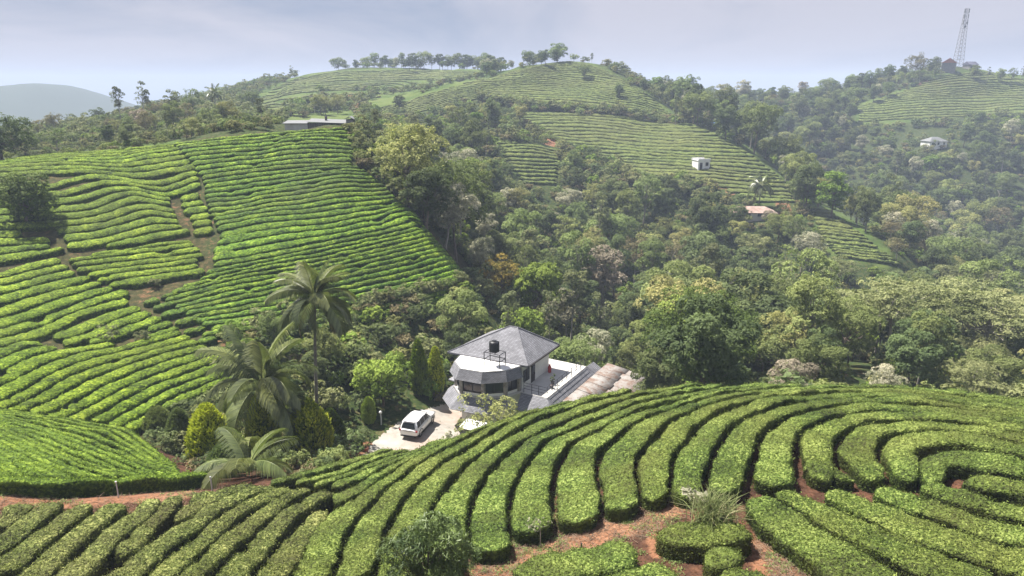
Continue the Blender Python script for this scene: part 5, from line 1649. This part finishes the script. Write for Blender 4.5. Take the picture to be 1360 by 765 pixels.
# clay pots round the garden soil
m_clay = plain_mat('terracotta', (.30, .12, .07), .85, .2, 3.0); m_pot_dark = plain_mat('dark_pot', (.05, .05, .06), .6, .2, 3.0)
for i, (u, v, lb) in enumerate(((459, 607, 'clay flower pot with a small plant on the red garden soil'), (472, 600, 'dark flower pot with a small plant beside the low garden lamp'), (486, 593, 'clay flower pot with a small plant nearest the pale drive'), (478, 606, 'dark flower pot with a small plant at the lower edge of the garden soil'))):
    q = at(u, v, 51.5); e = empty('flower_pot', (q[0], q[1], float(H(q[0], q[1])))); tag(e, lb, 'pot')
    MB().tube([(0, 0, -.05), (0, 0, .35), (0, 0, .40)], [.16, .24, .25], 12).build('pot', m_clay if i % 2 == 0 else m_pot_dark, e)
    tr, cr = grow(seed=810 + i, h=.85, rx=.34, rz=.25, base=.4, n_lobe=5, n_leaf=140, ls=.08, trunk_r=.02)
    link('stem', mesh_np('stem', tr[0], tr[1], None, [m_bark]), e); link('leaves', mesh_np('leaves', cr[0], cr[1], cr[2], [LF['bright' if i % 2 else 'mid']]), e)
# ------------------------------------------------------------------ far buildings and the mast
m_tile = plain_mat('red_tile', (.42, .16, .11), .85, .25, 1.2, dirt=(.30, .22, .18), dirt_amt=.5)
m_tile_pale = plain_mat('pale_tile', (.30, .205, .17), .85, .3, .9, dirt=(.55, .45, .38), dirt_amt=.6)
m_sheet = plain_mat('grey_sheet', (.16, .165, .17), .6, .15, .8, dirt=(.25, .24, .22), dirt_amt=.4)
m_plank = plain_mat('dark_plank', (.13, .12, .115), .9, .4, 1.5)
m_blue = plain_mat('blue_sheet', (.08, .18, .42), .6, .1, 1.0)
m_block = plain_mat('grey_block', (.20, .19, .19), .9, .2, 1.5)
def at_ground(u, v, Y):
    q = at(u, v, Y); return q[0], q[1], float(H(q[0], q[1]))
def cottage(u, v, Y, w, d, h, rise, rz, wall, roofm, label, kind='gable', wins=2, sink=1.2, name='cottage', z=None):
    x, y, z0 = at_ground(u, v, Y)
    if z is not None: z0 = z
    e = empty(name, (x, y, z0), rz); tag(e, label, 'house' if name != 'hut' else 'hut')
    MB().box(-w/2, w/2, -d/2, d/2, -sink, h).build('wall', wall, e)
    o = .35
    r = MB()
    if kind == 'flat':
        r.box(-w/2 - .15, w/2 + .15, -d/2 - .15, d/2 + .15, h + .003, h + .2)
        for a in ((-w/2 - .15, w/2 + .15, -d/2 - .15, -d/2), (-w/2 - .15, w/2 + .15, d/2, d/2 + .15)): r.box(*a, h + .203, h + .6)
    else:
        k = w / 2 + o if kind == 'gable' else max(w / 2 - d / 2, .3)
        B_ = [(-w/2 - o, -d/2 - o, h), (w/2 + o, -d/2 - o, h), (w/2 + o, d/2 + o, h), (-w/2 - o, d/2 + o, h)]
        bv = [r.bm.verts.new(p_) for p_ in B_]; bl = [r.bm.verts.new((p_[0], p_[1], h - .12)) for p_ in B_]
        t1 = r.bm.verts.new((-k, 0, h + rise)); t2 = r.bm.verts.new((k, 0, h + rise))
        for f in ((bv[0], bv[1], t2, t1), (bv[2], bv[3], t1, t2), (bv[1], bv[2], t2), (bv[3], bv[0], t1), tuple(bl[::-1])): r.bm.faces.new(f)
        for i in range(4): r.bm.faces.new((bl[i], bl[(i+1) % 4], bv[(i+1) % 4], bv[i]))
    r.build('roof', roofm, e)
    for i in range(wins):
        cx = -w/2 + w * (i + .5) / wins
        if i == 0 and wins > 1:
            MB().box(cx - .45, cx + .45, -d/2 - .06, -d/2 - .004, .05, 2.0).build('door', m_dark, e)
        else:
            wd = MB().box(cx - .5, cx + .5, -d/2 - .05, -d/2 - .004, 1.0, 2.1).build('window', m_glass, e)
            MB().box(cx - .58, cx + .58, -d/2 - .12, -d/2 - .055, .9, 1.0).build('sill', wall, wd)
    HEROES.append((x, y, max(w, d) * .75))
    return e
cottage(931, 216, 222, 4.0, 4.0, 2.6, 0, math.radians(14), m_white, m_white, 'small white flat-roofed house at the edge of the middle tea hill', 'flat', 2, 3)
cottage(998, 292, 183, 11.0, 5.0, 2.0, 1.3, math.radians(-6), m_conc, m_tile_pale, 'long low house with faded red tile roof under the lone palm', 'hip', 4)
cottage(1240, 191, 338, 9, 6, 2.6, 1.9, math.radians(10), m_white, m_sheet, 'grey-roofed house half hidden in the right-hand woods', 'hip', 3)
cottage(1258, 99, 432, 6.2, 7.0, 5.0, 2.6, math.radians(62), m_block, m_tile, 'unplastered block house with red gable roof below the mast', 'gable', 2)
cottage(1287, 97, 440, 6.0, 5.0, 2.6, 1.8, math.radians(15), m_block, plain_mat('slate', (.10, .10, .14), .8, .2), 'low dark-roofed house right of the mast', 'gable', 2)
cottage(925, 160, 302, 4.5, 4, 2.0, .8, math.radians(-12), m_conc, m_sheet, 'tiny grey-roofed hut above the right shoulder of the tea hill', 'gable', 1, name='hut')
cottage(942, 181, 275, 3.4, 3, 1.6, .5, math.radians(5), m_conc, m_blue, 'tiny blue-roofed hut beside the tea hill lane', 'gable', 1, name='hut')
# long low shed on the crest of the left hill
x, y, z0 = at_ground(424, 168, 127)
z0 = float(H(x, y))
e = empty('long_shed', (x, y, z0), math.radians(4)); tag(e, 'long low shed on the hill crest, whitewashed left and dark boarded right', 'shed')
MB().box(-5.6, -1.7, -1.6, 2.0, -2.5, 1.35).build('whitewashed_wall', m_conc, e)
for i in range(16):
    MB().box(-1.69 + i * .4, -1.69 + i * .4 + .37, -1.6 - .02 * (i % 2), -1.5, -2.5, 1.5 - .012 * i).build('plank', m_plank, e)
MB().box(-1.68, 4.7, -1.49, 2.0, -2.5, 1.34).build('inner_wall', m_block, e)
MB().slab([(-5.9, -1.9, 1.42), (-1.7, -1.9, 1.42), (-1.7, 2.3, 1.75), (-5.9, 2.3, 1.75)], .05).build('roof_sheet', m_sheet, e)
MB().slab([(-1.72, -2.0, 1.68), (5.0, -2.0, 1.40), (5.0, 2.3, 1.80), (-1.72, 2.3, 2.05)], .05).build('roof_sheet', m_sheet, e)
MB().box(2.6, 3.0, -1.66, -1.62, -.3, 1.0).build('door', m_black, e)
MB().box(4.9, 6.1, -1.2, 1.2, -2.5, 2.0).build('end_wall', m_block, e)
MB().slab([(4.6, -1.6, 2.05), (5.5, -1.6, 2.5), (5.5, 1.6, 2.5), (4.6, 1.6, 2.05)], .05).slab([(5.5, -1.6, 2.5), (6.4, -1.6, 2.05), (6.4, 1.6, 2.05), (5.5, 1.6, 2.5)], .05).build('end_roof', m_sheet, e)
MB().tube([(1.2, .4, 1.6), (1.2, .4, 2.5)], .22, 8).build('chimney', m_plank, e)
HEROES.append((x, y, 7))
# lattice mast with aerials
x, y, z0 = at_ground(1271, 92, 446)
e = empty('radio_mast', (x, y, z0)); tag(e, 'tall steel lattice mast with panel aerials on the right ridge', 'mast')
m_mast = plain_mat('galvanised', (.20, .19, .19), .6, .15, .3, metal=.2)
Hm, w0, w1 = 33.0, 2.2, .75
def leg(sx, sy, z): 
    k = z / Hm; w = w0 * (1 - k) + w1 * k; return (sx * w, sy * w, z)
for sx in (-1, 1):
    for sy in (-1, 1): MB().tube([leg(sx, sy, -1), leg(sx, sy, Hm)], .10, 5).build('leg', m_mast, e)
br = MB(); nz = 15
for i in range(nz):
    za, zb = Hm * i / nz, Hm * (i + 1) / nz
    for (a, b) in (((-1, -1), (1, -1)), ((1, -1), (1, 1)), ((1, 1), (-1, 1)), ((-1, 1), (-1, -1))):
        br.tube([leg(*a, za), leg(*b, zb)], .05, 4, False).tube([leg(*b, za), leg(*a, zb)], .05, 4, False).tube([leg(*a, zb), leg(*b, zb)], .05, 4, False)
br.build('bracing', m_mast, e)
for i in range(9):
    a = i * 2.1; z = Hm - 1.2 - (i // 3) * 3.2
    MB().box(-.3, .3, 1.2, 1.6, z - 1.1, z + 1.1, Matrix.Rotation(a, 4, 'Z')).build('aerial', m_sheet, e)
for a, z in ((.5, 25), (2.2, 23)):
    M = Matrix.Rotation(a, 4, 'Z')
    MB().tube([M @ Vector((0, -1.3, z)), M @ Vector((0, -1.75, z))], [.7, .45], 14).build('dish', m_sheet, e)
# ------------------------------------------------------------------ plants of the garden and the front
def gz(u, Y):
    x = (u - CU) / FPX * Y / 0.93
    return x
p = at(408, 400, 52); palm(p[0], p[1], p[2] - float(H(p[0], p[1])), 1.0, 26, 'tall coconut palm rising above the garden shrubs', 11, (0.5, 0.3))
p = at(350, 512, 43); palm(p[0], p[1], p[2] - float(H(p[0], p[1])), 1.12, 22, 'shorter wide coconut palm with long drooping fronds beside the taller palm', 12, (-0.2, 0.1))
p = at(330, 630, 35.5); palm(p[0], p[1], 0.5, 0.85, 9, 'young stemless palm between the golden cypresses', 13, (0, 0), False, True, (0.2, 2.9))
p = at(1010, 247, 190); palm(p[0], p[1], p[2] - float(H(p[0], p[1])), 1.15, 22, 'lone coconut palm above the red-roofed house', 14, (.4, .2))
p = at(283, 125, 215); palm(p[0], p[1], p[2] - float(H(p[0], p[1])), 0.8, 16, 'palm standing out of the left skyline wood', 15, (.4, .2))
for u, v, Y, hp, wp, lb, mt, ty in [
    (284, 627, 40, 80, 64, 'golden cypress with yellow tips at the corner of the bright tea bench', 'thuja', 1.15),
    (416, 630, 42, 74, 66, 'squat green-gold cypress beside the red garden soil', 'thuja', .9),
    (356, 640, 42, 84, 46, 'golden cypress behind the young stemless palm', 'thuja', 1.0),
    (441, 588, 48, 56, 40, 'dark green cypress behind the squat green-gold one', 'thuja', .3),
    (558, 545, 63, 66, 26, 'narrow dark cypress against the house corner', 'thuja', .5),
    (580, 545, 64, 58, 24, 'narrow golden cypress touching the house corner', 'thuja', 1.0),
    (300, 645, 37, 36, 44, 'low dark round shrub at the foot of the young palm', 'dark', .6),
    (246, 622, 45, 50, 36, 'dark rounded shrub left of the golden cypress', 'dark', .7),
    (492, 585, 57, 30, 20, 'small yellow-green garden shrub by the drive lamp', 'bright', .9),
    (216, 600, 47, 34, 40, 'grey-green shrub at the lower end of the tea rows', 'mid', .8)]:
    q = at(u, v, Y); d = math.hypot(Y, q[2]) / FPX
    thuja(q[0], q[1], hp * d / .9, wp * d / 2, lb, int(u), mt, ty)
# leafy mango in the lower front
q = at(566, 800, 18.2)
special_tree('mango_tree', 'small dense mango tree with drooping dark leaves in front of the tea rows', q[0], q[1], float(H(q[0], q[1])), 'mango', m_bark, seed=41, h=3.25, rx=1.45, rz=1.45, base=.35, n_lobe=22, n_leaf=11000, ls=.105, asp=.2, lobe_r=(.26, .40), trunk_r=.07, droop=2.2, jit=.75)
# thin shrub-like tree before the house
q = at(652, 575, 50.5)
special_tree('guava_tree', 'thin-leaved grey-green tree in front of the house bay', q[0], q[1], float(H(q[0], q[1])), 'olive', m_bark_pale, seed=42, h=5.3, rx=3.0, rz=1.9, base=1.6, n_lobe=22, n_leaf=3000, ls=.11, asp=.4, lobe_r=(.22, .36), trunk_r=.09, sparse=.3)
q = at(590, 590, 52)
special_tree('leafy_shrub', 'loose pale shrub at the drive edge below the white canopy', q[0], q[1], float(H(q[0], q[1])), 'pale', m_bark, 'shrub', seed=43, h=2.0, rx=1.0, rz=.9, base=.3, n_lobe=9, n_leaf=700, ls=.10, trunk_r=.03)
q = at(512, 588, 60)
special_tree('leafy_tree', 'bright green bushy tree beside the drive', q[0], q[1], float(H(q[0], q[1])), 'bright', m_bark, seed=44, h=5.2, rx=2.7, rz=2.4, base=.7, n_lobe=24, n_leaf=7500, ls=.13, trunk_r=.12)
q = at(919, 540, 68)
special_tree('leafy_tree', 'big dense dark green tree standing behind the rusty shed', q[0], q[1], float(H(q[0], q[1])), 'big', m_bark, clear=9.0, seed=45, h=13.4, rx=6.6, rz=6.2, base=.8, n_lobe=64, n_leaf=42000, ls=.14, lobe_r=(.2, .3), trunk_r=.28)
q = at(36, 300, 88)
special_tree('leafy_tree', 'lone round dark tree casting shade on the left tea slope', q[0], q[1], float(H(q[0], q[1])), 'big', m_bark, seed=46, h=6.6, rx=4.0, rz=3.2, base=.5, n_lobe=30, n_leaf=11000, ls=.16, lobe_r=(.26, .38), trunk_r=.2)
q = at(2, 210, 119)
special_tree('leafy_tree', 'dark spreading tree at the top edge of the left hill', q[0], q[1], float(H(q[0], q[1])), 'dark', m_bark, seed=47, h=7.4, rx=6.2, rz=3.6, base=.5, n_lobe=34, n_leaf=9000, ls=.2, lobe_r=(.2, .34), trunk_r=.25)
q = at(1098, 335, 178)
special_tree('leafy_tree', 'lush green tree beside the narrow tea strip', q[0], q[1], float(H(q[0], q[1])), 'bright', m_bark, seed=48, h=13, rx=4.6, rz=6, base=1.5, n_lobe=30, n_leaf=8000, ls=.25, trunk_r=.25)
q = at(668, 420, 96)
special_tree('leafy_tree', 'autumn-tinted yellow tree behind the grey roof', q[0], q[1], float(H(q[0], q[1])), 'autumn', m_bark, seed=49, h=9, rx=3.2, rz=3.4, base=2, n_lobe=20, n_leaf=5000, ls=.17, trunk_r=.15)
for i, (u, v, Y, w_, lb) in enumerate([(150, 447, 64, 1.7, 'wider grey-green bush growing up through the lower left tea rows'), (190, 444, 64, 1.15, 'smaller grey-green bush beside the wider one in the lower left tea'),
                                   (205, 372, 77, .9, 'tiny bush at the corner above the bare red bank'), (780, 108, 335, 2.6, 'round tree on the upper tea hill')][:3]):
    q = at(u, v, Y)
    special_tree('wild_bush', lb, q[0], q[1], float(H(q[0], q[1])), 'oak', m_bark, 'bush', seed=60 + i, h=w_ * 1.05, rx=w_ * .9, rz=w_ * .5, base=.2, n_lobe=9, n_leaf=900, ls=.10, trunk_r=.04)

# tuft of tall grass on the bush by the path
def tuft(u, v, Y, n, hgt, spread, label, zoff):
    rng = np.random.default_rng(9)
    q = at(u, v, Y)
    e_z = float(H(q[0], q[1])) + zoff
    V, Q, T = [], [], []
    for i in range(n):
        a = rng.uniform(0, 6.283); b = abs(rng.normal(0, .5)); L_ = hgt * rng.uniform(.5, 1.1)
        r0 = np.array([rng.normal(0, spread), rng.normal(0, spread), 0])
        d = np.array([math.cos(a) * math.sin(b), math.sin(a) * math.sin(b), math.cos(b)])
        p1 = r0 + d * L_ * .55; p2 = p1 + (d + np.array([math.cos(a) * .35, math.sin(a) * .35, -.5])) * L_ * .45
        w_ = np.array([-math.sin(a), math.cos(a), 0]) * .013
        o = len(V) * 6
        V.append(np.array([r0 - w_, r0 + w_, p1 + w_ * .9, p1 - w_ * .9, p2 + w_ * .2, p2 - w_ * .2])); Q += [[o, o+1, o+2, o+3], [o+3, o+2, o+4, o+5]]
        T.append(np.full(6, np.clip(rng.normal(.55, .25), 0, 1)))
    m = leaf_mat('grass_blade', (0.08, 0.10, 0.035), (0.22, 0.26, 0.10), (0.42, 0.38, 0.22), trans=.25, obj_var=.05)
    o = link('grass_tuft', mesh_np('grass_tuft', np.vstack(V), np.array(Q), np.concatenate(T), [m]), None, (q[0], q[1], e_z))
    tag(o, label, 'grass')
tuft(948, 692, 21.6, 520, 1.35, .3, 'spiky tuft of tall grass standing on a tea bush by the path', .55)
q = at(918, 672, 23)
special_tree('broadleaf_weed', 'small pale broad-leaved plant beside the grass tuft', q[0], q[1], float(H(q[0], q[1])) + .25, 'pale', m_bark, 'plant', seed=71, h=1.0, rx=.55, rz=.4, base=.3, n_lobe=6, n_leaf=90, ls=.16, asp=.6, trunk_r=.02)
q = at(718, 700, 22.6)
special_tree('twiggy_weed', 'pale twiggy weed growing on the row end by the path', q[0], q[1], float(H(q[0], q[1])) + .55, 'pale', m_bark_pale, 'plant', seed=72, h=.7, rx=.55, rz=.35, base=.1, n_lobe=7, n_leaf=160, ls=.05, asp=.4, trunk_r=.015)
# dry cuttings strewn on the bare soil
def litter():
    rng = np.random.default_rng(15)
    s = rng.uniform(0, 1, (1500, 2))
    poly = [(1000,690),(1030,680),(1075,740),(1085,775),(1030,775),(1005,735)]
    u = rng.uniform(985, 1090, 2600); v = rng.uniform(675, 780, 2600)
    u2 = rng.uniform(600, 920, 9000); v2 = rng.uniform(650, 770, 9000)
    k1 = inpoly(u, v, poly) & (rng.random(2600) < .8)
    k2 = inpoly(u2, v2, [(600,770),(620,735),(700,705),(800,670),(900,650),(910,690),(860,715),(760,745),(690,770)]) & (rng.random(9000) < .35 + .5 * (vn(u2 * .06, v2 * .06, 3) > .55))
    u3 = rng.uniform(-20, 300, 2500); v3 = rng.uniform(645, 690, 2500); k3 = rng.random(2500) < .5
    G, _ = ground(np.concatenate([u[k1], u2[k2], u3[k3]]), np.concatenate([v[k1], v2[k2], v3[k3]]), 0.0)
    paths = []
    for g in G:
        a = rng.uniform(0, 6.283); l = rng.uniform(.06, .28)
        d = np.array([math.cos(a), math.sin(a), rng.normal(0, .18)]) * l
        c = g + np.array([0, 0, .02 + rng.random() * .05])
        paths.append((np.stack([c - d, c + rng.normal(0, .02, 3), c + d]), np.array([.006, .008, .004])))
    V, Q = tubes_np(paths, 3)
    m = plain_mat('dry_twig', (0.22, 0.15, 0.10), .9, .4, 1.5)
    tag(link('dry_cuttings', mesh_np('dry_cuttings', V, Q, None, [m])), 'dry brown prunings strewn on the red soil between tea rows', None, kind='stuff')
litter()

# weeds along the trodden paths
def weeds():
    rng = np.random.default_rng(16)
    u = np.concatenate([rng.uniform(610, 905, 1500), rng.uniform(-20, 300, 500), rng.uniform(990, 1085, 300)]); v = np.concatenate([rng.uniform(655, 765, 1500), rng.uniform(648, 690, 500), rng.uniform(690, 765, 300)])
    keep = vn(u * .05, v * .09, 5) > .5
    G, _ = ground(u[keep], v[keep], 0.0)
    P = np.repeat(G, 14, 0) + np.concatenate([rng.normal(0, .07, (len(G) * 14, 2)), rng.uniform(.01, .12, (len(G) * 14, 1))], 1)
    P[:, 2] += H(P[:, 0], P[:, 1]) - np.repeat(G[:, 2], 14)
    V, T = leaves_np(P, np.tile([0, 0, 1.0], (len(P), 1)), .035, .5, rng, .7)
    tag(link('path_weeds', mesh_np('path_weeds', V, T, np.repeat(np.clip(rng.normal(.4, .2, len(P)), 0, 1), 3), [LF['mid']])), 'low green weeds scattered along the earth paths', None, kind='stuff')
weeds()
# ------------------------------------------------------------------ single trees, then the wood
def tree_at(kind, var, u, v, Y, hpx, label, group=None, wide=1.0, name=None):
    """tree whose foot is seen at (u, v) at distance Y, hpx tall in the picture"""
    p = at(u, v, Y)
    x, y = p[0], p[1]
    z = float(H(x, y))
    h = hpx * math.hypot(Y, z) / FPX / math.cos(math.radians(8))
    s = h / KINDS[kind][1]
    HEROES.append((x, y, KINDS[kind][2] * s * 0.9))
    o = put_tree(kind, var, x, y, s * wide, random.uniform(0, 6.28), label, group, name, z - 0.1 - (0.14 * h if Y > 300 else 0), sz=s * (1.14 if Y > 300 else 1))
    return o

tree_at('dark_tree', 0, 530, 150, 285, 25, 'small dark tree at the edge of the middle tea hill')
tree_at('broad_tree', 0, 776, 108, 338, 19, 'lone round tree on the upper tea hill')
tree_at('dark_tree', 1, 822, 143, 306, 20, 'lone dark tree at the scrub band of the tea hill')
tree_at('broad_tree', 1, 740, 83, 366, 24, 'round tree cluster crowning the middle hilltop', wide=1.5)
tree_at('broad_tree', 0, 700, 88, 358, 20, 'pale grey-green tree on the shoulder of the hilltop')
tree_at('slender_tree', 0, 786, 84, 362, 13, 'thin tiny tree alone on the hilltop skyline')
tree_at('slender_tree', 1, 388, 103, 430, 16, 'thin tiny tree alone on the back hill skyline')
tree_at('bright_tree', 0, 700, 470, 84, 78, 'bushy tree right behind the grey roof')
# skyline trees behind the left hill
for i, (u, v, Y, hp, kd, lb) in enumerate([
    (162, 172, 200, 52, 'slender_tree', 'tall leaning thin-crowned tree on the left skyline'),
    (194, 172, 205, 56, 'slender_tree', 'tallest feathery tree on the left skyline'),
    (232, 168, 210, 42, 'loose_tree', 'loose grey-green tree beside the tallest feathery tree on the skyline'),
    (260, 165, 215, 46, 'loose_tree', 'spreading skyline tree left of the dark pointed tree'),
    (75, 192, 190, 32, 'brown_tree', 'half-bare brownish tree in front of the hazy hill'),
    (55, 192, 185, 26, 'brown_tree', 'short half-bare tree behind the dark spreading tree'),
    (100, 190, 230, 26, 'loose_tree', 'small hazy green tree before the far hill'),
    (135, 188, 230, 28, 'dark_tree', 'small dark pointed tree before the far hill'),
    (350, 168, 165, 42, 'slender_tree', 'dark narrow tree left of the long low shed')]):
    tree_at(kd, i, u, v, Y, hp, lb)
# line of trees along the crest of the back hill
rr = np.random.default_rng(5)
for i in range(17):
    u = 448 + i * 12.4 + rr.uniform(-4, 4)
    tree_at(['broad_tree', 'loose_tree', 'dark_tree'][i % 3], i, u, 93, 462, rr.uniform(13, 20) + (5 if u > 560 else 0), 'hazy tree in the line along the crest of the back hill', 'trees along the crest of the back hill', wide=rr.uniform(1.0, 1.6))
for i, (u, v, hp) in enumerate([(1222,104,16),(1238,110,18),(1292,110,18),(1300,108,14),(1312,100,17),(1330,98,17),(1345,98,20),(1358,98,22),(1208,118,20),(1190,126,22),(1175,128,22)]):
    tree_at(['loose_tree', 'slender_tree', 'broad_tree'][i % 3], i, u, v, 425, hp, 'thin hazy tree scattered on the meadow ridge below the tower', 'scattered trees on the meadow ridge')

tree_at('dark_tree', 0, 1240, 102, 436, 22, 'dark bushy tree left of the block house on the ridge')
tree_at('brown_tree', 1, 1213, 112, 430, 36, 'tall half-bare tree sticking out of the right ridge wood')
P, z, k, s, see, kinds, rng = wood()
order = np.argsort(-see)
single = set(order[:300].tolist())
rots = rng.uniform(0, 6.283, len(P)); vr = rng.integers(0, 3, len(P))
for i in single:
    put_tree(kinds[k[i]], int(vr[i]), P[i, 0], P[i, 1], s[i], rots[i], group='%ss of the valley wood' % kinds[k[i]].replace('_', ' '))
rest = np.array([i for i in range(len(P)) if i not in single])
protoc = bpy.data.collections.new('wood_prototypes')
names = []
for nm in KINDS:
    for var in range(3):
        t_, c_, _, _ = PROTO[nm][var]
        o = bpy.data.objects.new('p%02d_%s' % (len(names), nm), joined(t_, c_, 'tree_%s_%d' % (nm, var)))
        protoc.objects.link(o); names.append(o.name)
scatter_stuff('far_wood', np.stack([P[rest, 0], P[rest, 1], z[rest] - .1], 1), k[rest] * 3 + vr[rest], rots[rest], s[rest], protoc,
              'hazy mixed green wood covering the far ridges and valley sides')

# undergrowth: shrubs and saplings under and between the trees
bushc = bpy.data.collections.new('shrub_prototypes')
for i, (lf, h, r) in enumerate((('mid', 1.7, 1.3), ('olive', 1.3, 1.2), ('bright', 1.5, 1.1), ('dark', 2.0, 1.4), ('brown', 1.0, 1.1), ('umbrella', 2.4, 1.3))):
    tr, cr = grow(500 + i, h, r, h * .48, 0.15, 9, 900, .13, lobe_r=(.34, .5), trunk_r=.04)
    a = mesh_np('s', tr[0], tr[1], None, [m_bark]); b = mesh_np('c', cr[0], cr[1], cr[2], [LF[lf]])
    o = bpy.data.objects.new('b%02d' % i, joined(a, b, 'shrub_%d' % i)); bushc.objects.link(o)
def undergrowth():
    rng = np.random.default_rng(77)
    out = []
    for y0, y1, sp in ((44, 110, 1.9), (110, 230, 2.5), (230, 480, 4.2)):
        y = y0
        while y < y1:
            xs = np.arange(-0.82 * y - 6, 0.82 * y + 6, sp); xs = xs + rng.uniform(-.5, .5, len(xs)) * sp
            out.append(np.stack([xs, y + rng.uniform(-.5, .5, len(xs)) * sp], 1)); y += sp
    P = np.vstack(out)
    z = H(P[:, 0], P[:, 1])
    ok = rng.random(len(P)) < 0.75
    ok &= np.hypot((P[:, 0] - 1.5), (P[:, 1] - 62)) > 8.0
    ok &= ~((P[:, 0] > -13.5) & (P[:, 0] < 4) & (P[:, 1] > 47) & (P[:, 1] < 62))
    ok &= ~((P[:, 0] >= 4) & (P[:, 0] < 16) & (P[:, 1] < 57))
    ok &= ~((P[:, 0] > 2) & (P[:, 0] < 14) & (P[:, 1] > 54) & (P[:, 1] < 68))
    for hh in (0.2, 1.4):
        u, v, f = to_pix(P[:, 0], P[:, 1], z + hh)
        for poly in OPEN: ok &= ~(inpoly(u, v, poly) & ((P[:, 1] < 66) | (poly is not OPEN[-1])))
        ok &= ~inpoly(u, v, [(1060,478),(1170,478),(1170,508),(1060,508)])
    P, z = P[ok], z[ok]
    n = len(P)
    return P, z, rng.integers(0, 6, n), rng.uniform(0, 6.28, n), rng.uniform(.6, 1.5, n) * np.where(P[:, 1] > 200, 1.5, 1.0)
P2, z2, i2, r2, s2 = undergrowth()
def garden_scrub():
    rng = np.random.default_rng(78)
    P = np.stack([rng.uniform(-28, -8, 420), rng.uniform(31, 54, 420)], 1)
    z = H(P[:, 0], P[:, 1])
    ok0 = ~((np.abs(P[:, 0] + 14.0) < 3.0) & (P[:, 1] < 37.5))
    u, v, f = to_pix(P[:, 0], P[:, 1], z + .3)
    ok = ok0 & inpoly(u, v, [(205,590),(215,560),(320,500),(440,560),(500,560),(478,596),(452,612),(425,632),(300,646),(268,634)])
    P, z = P[ok], z[ok]; n = len(P)
    return P, z, np.array([0, 1, 3, 4, 3])[rng.integers(0, 5, n)], rng.uniform(0, 6.28, n), rng.uniform(.3, .75, n)
def scrub_band():
    rng = np.random.default_rng(79)
    out = []
    for line, n, sc0 in (([(636,132),(690,142),(740,145),(800,149),(860,157),(905,164)], 190, 1.7), ([(640,150),(700,168),(760,197),(800,212)], 60, 1.2), ([(840,108),(880,132),(915,156),(945,170),(990,188)], 70, 1.5),
                         ([(485,146),(520,156),(570,153),(620,134)], 50, 1.3), ([(345,160),(400,150),(450,140),(500,128)], 60, 1.6), ([(470,118),(540,122),(600,108),(660,98)], 70, 1.5),
                         ([(0,206),(60,202),(150,196),(225,188)], 60, .8), ([(470,172),(480,200),(500,232),(540,268),(590,310),(640,362)], 110, 1.0), ([(640,366),(560,388),(470,408)], 60, .8)):
        s_ = spline(line, n); u = s_[:, 0] + rng.normal(0, 3, n); v = s_[:, 1] + rng.normal(0, 2.0, n)
        g, none = ground(u, v, 0.4, 60, 520)
        g = g[~none]
        out.append((g[:, :2], g[:, 2], rng.integers(0, 6, len(g)), rng.uniform(0, 6.28, len(g)), sc0 * rng.uniform(.5, 1.15, len(g))))
    return [np.concatenate([o_[i] for o_ in out]) for i in range(5)]
_g = [np.concatenate([a_, b_]) for a_, b_ in zip(garden_scrub(), scrub_band())]
P2, z2, i2, r2, s2 = (np.concatenate([a_, b_]) for a_, b_ in zip((P2, z2, i2, r2, s2), _g))
scatter_stuff('undergrowth', np.stack([P2[:, 0], P2[:, 1], z2 - .05], 1), i2, r2, s2, bushc, 'tangled shrubs and saplings under the valley trees')
# ------------------------------------------------------------------ the air
def haze():
    m = bpy.data.materials.new('haze')
    m.use_nodes = True
    N, L = m.node_tree.nodes, m.node_tree.links
    N.clear()
    o = N.new('ShaderNodeOutputMaterial'); pv = N.new('ShaderNodeVolumePrincipled')
    pv.inputs['Color'].default_value = (0.66, 0.78, 1.0, 1)
    pv.inputs['Density'].default_value = 0.0005
    L.new(pv.outputs[0], o.inputs['Volume'])
    b = MB().box(-4200, 4200, -420, 3900, -420, 48).build('haze', m)
    tag(b, 'thin pale blue haze filling the air over the hills', None, kind='stuff')
haze()
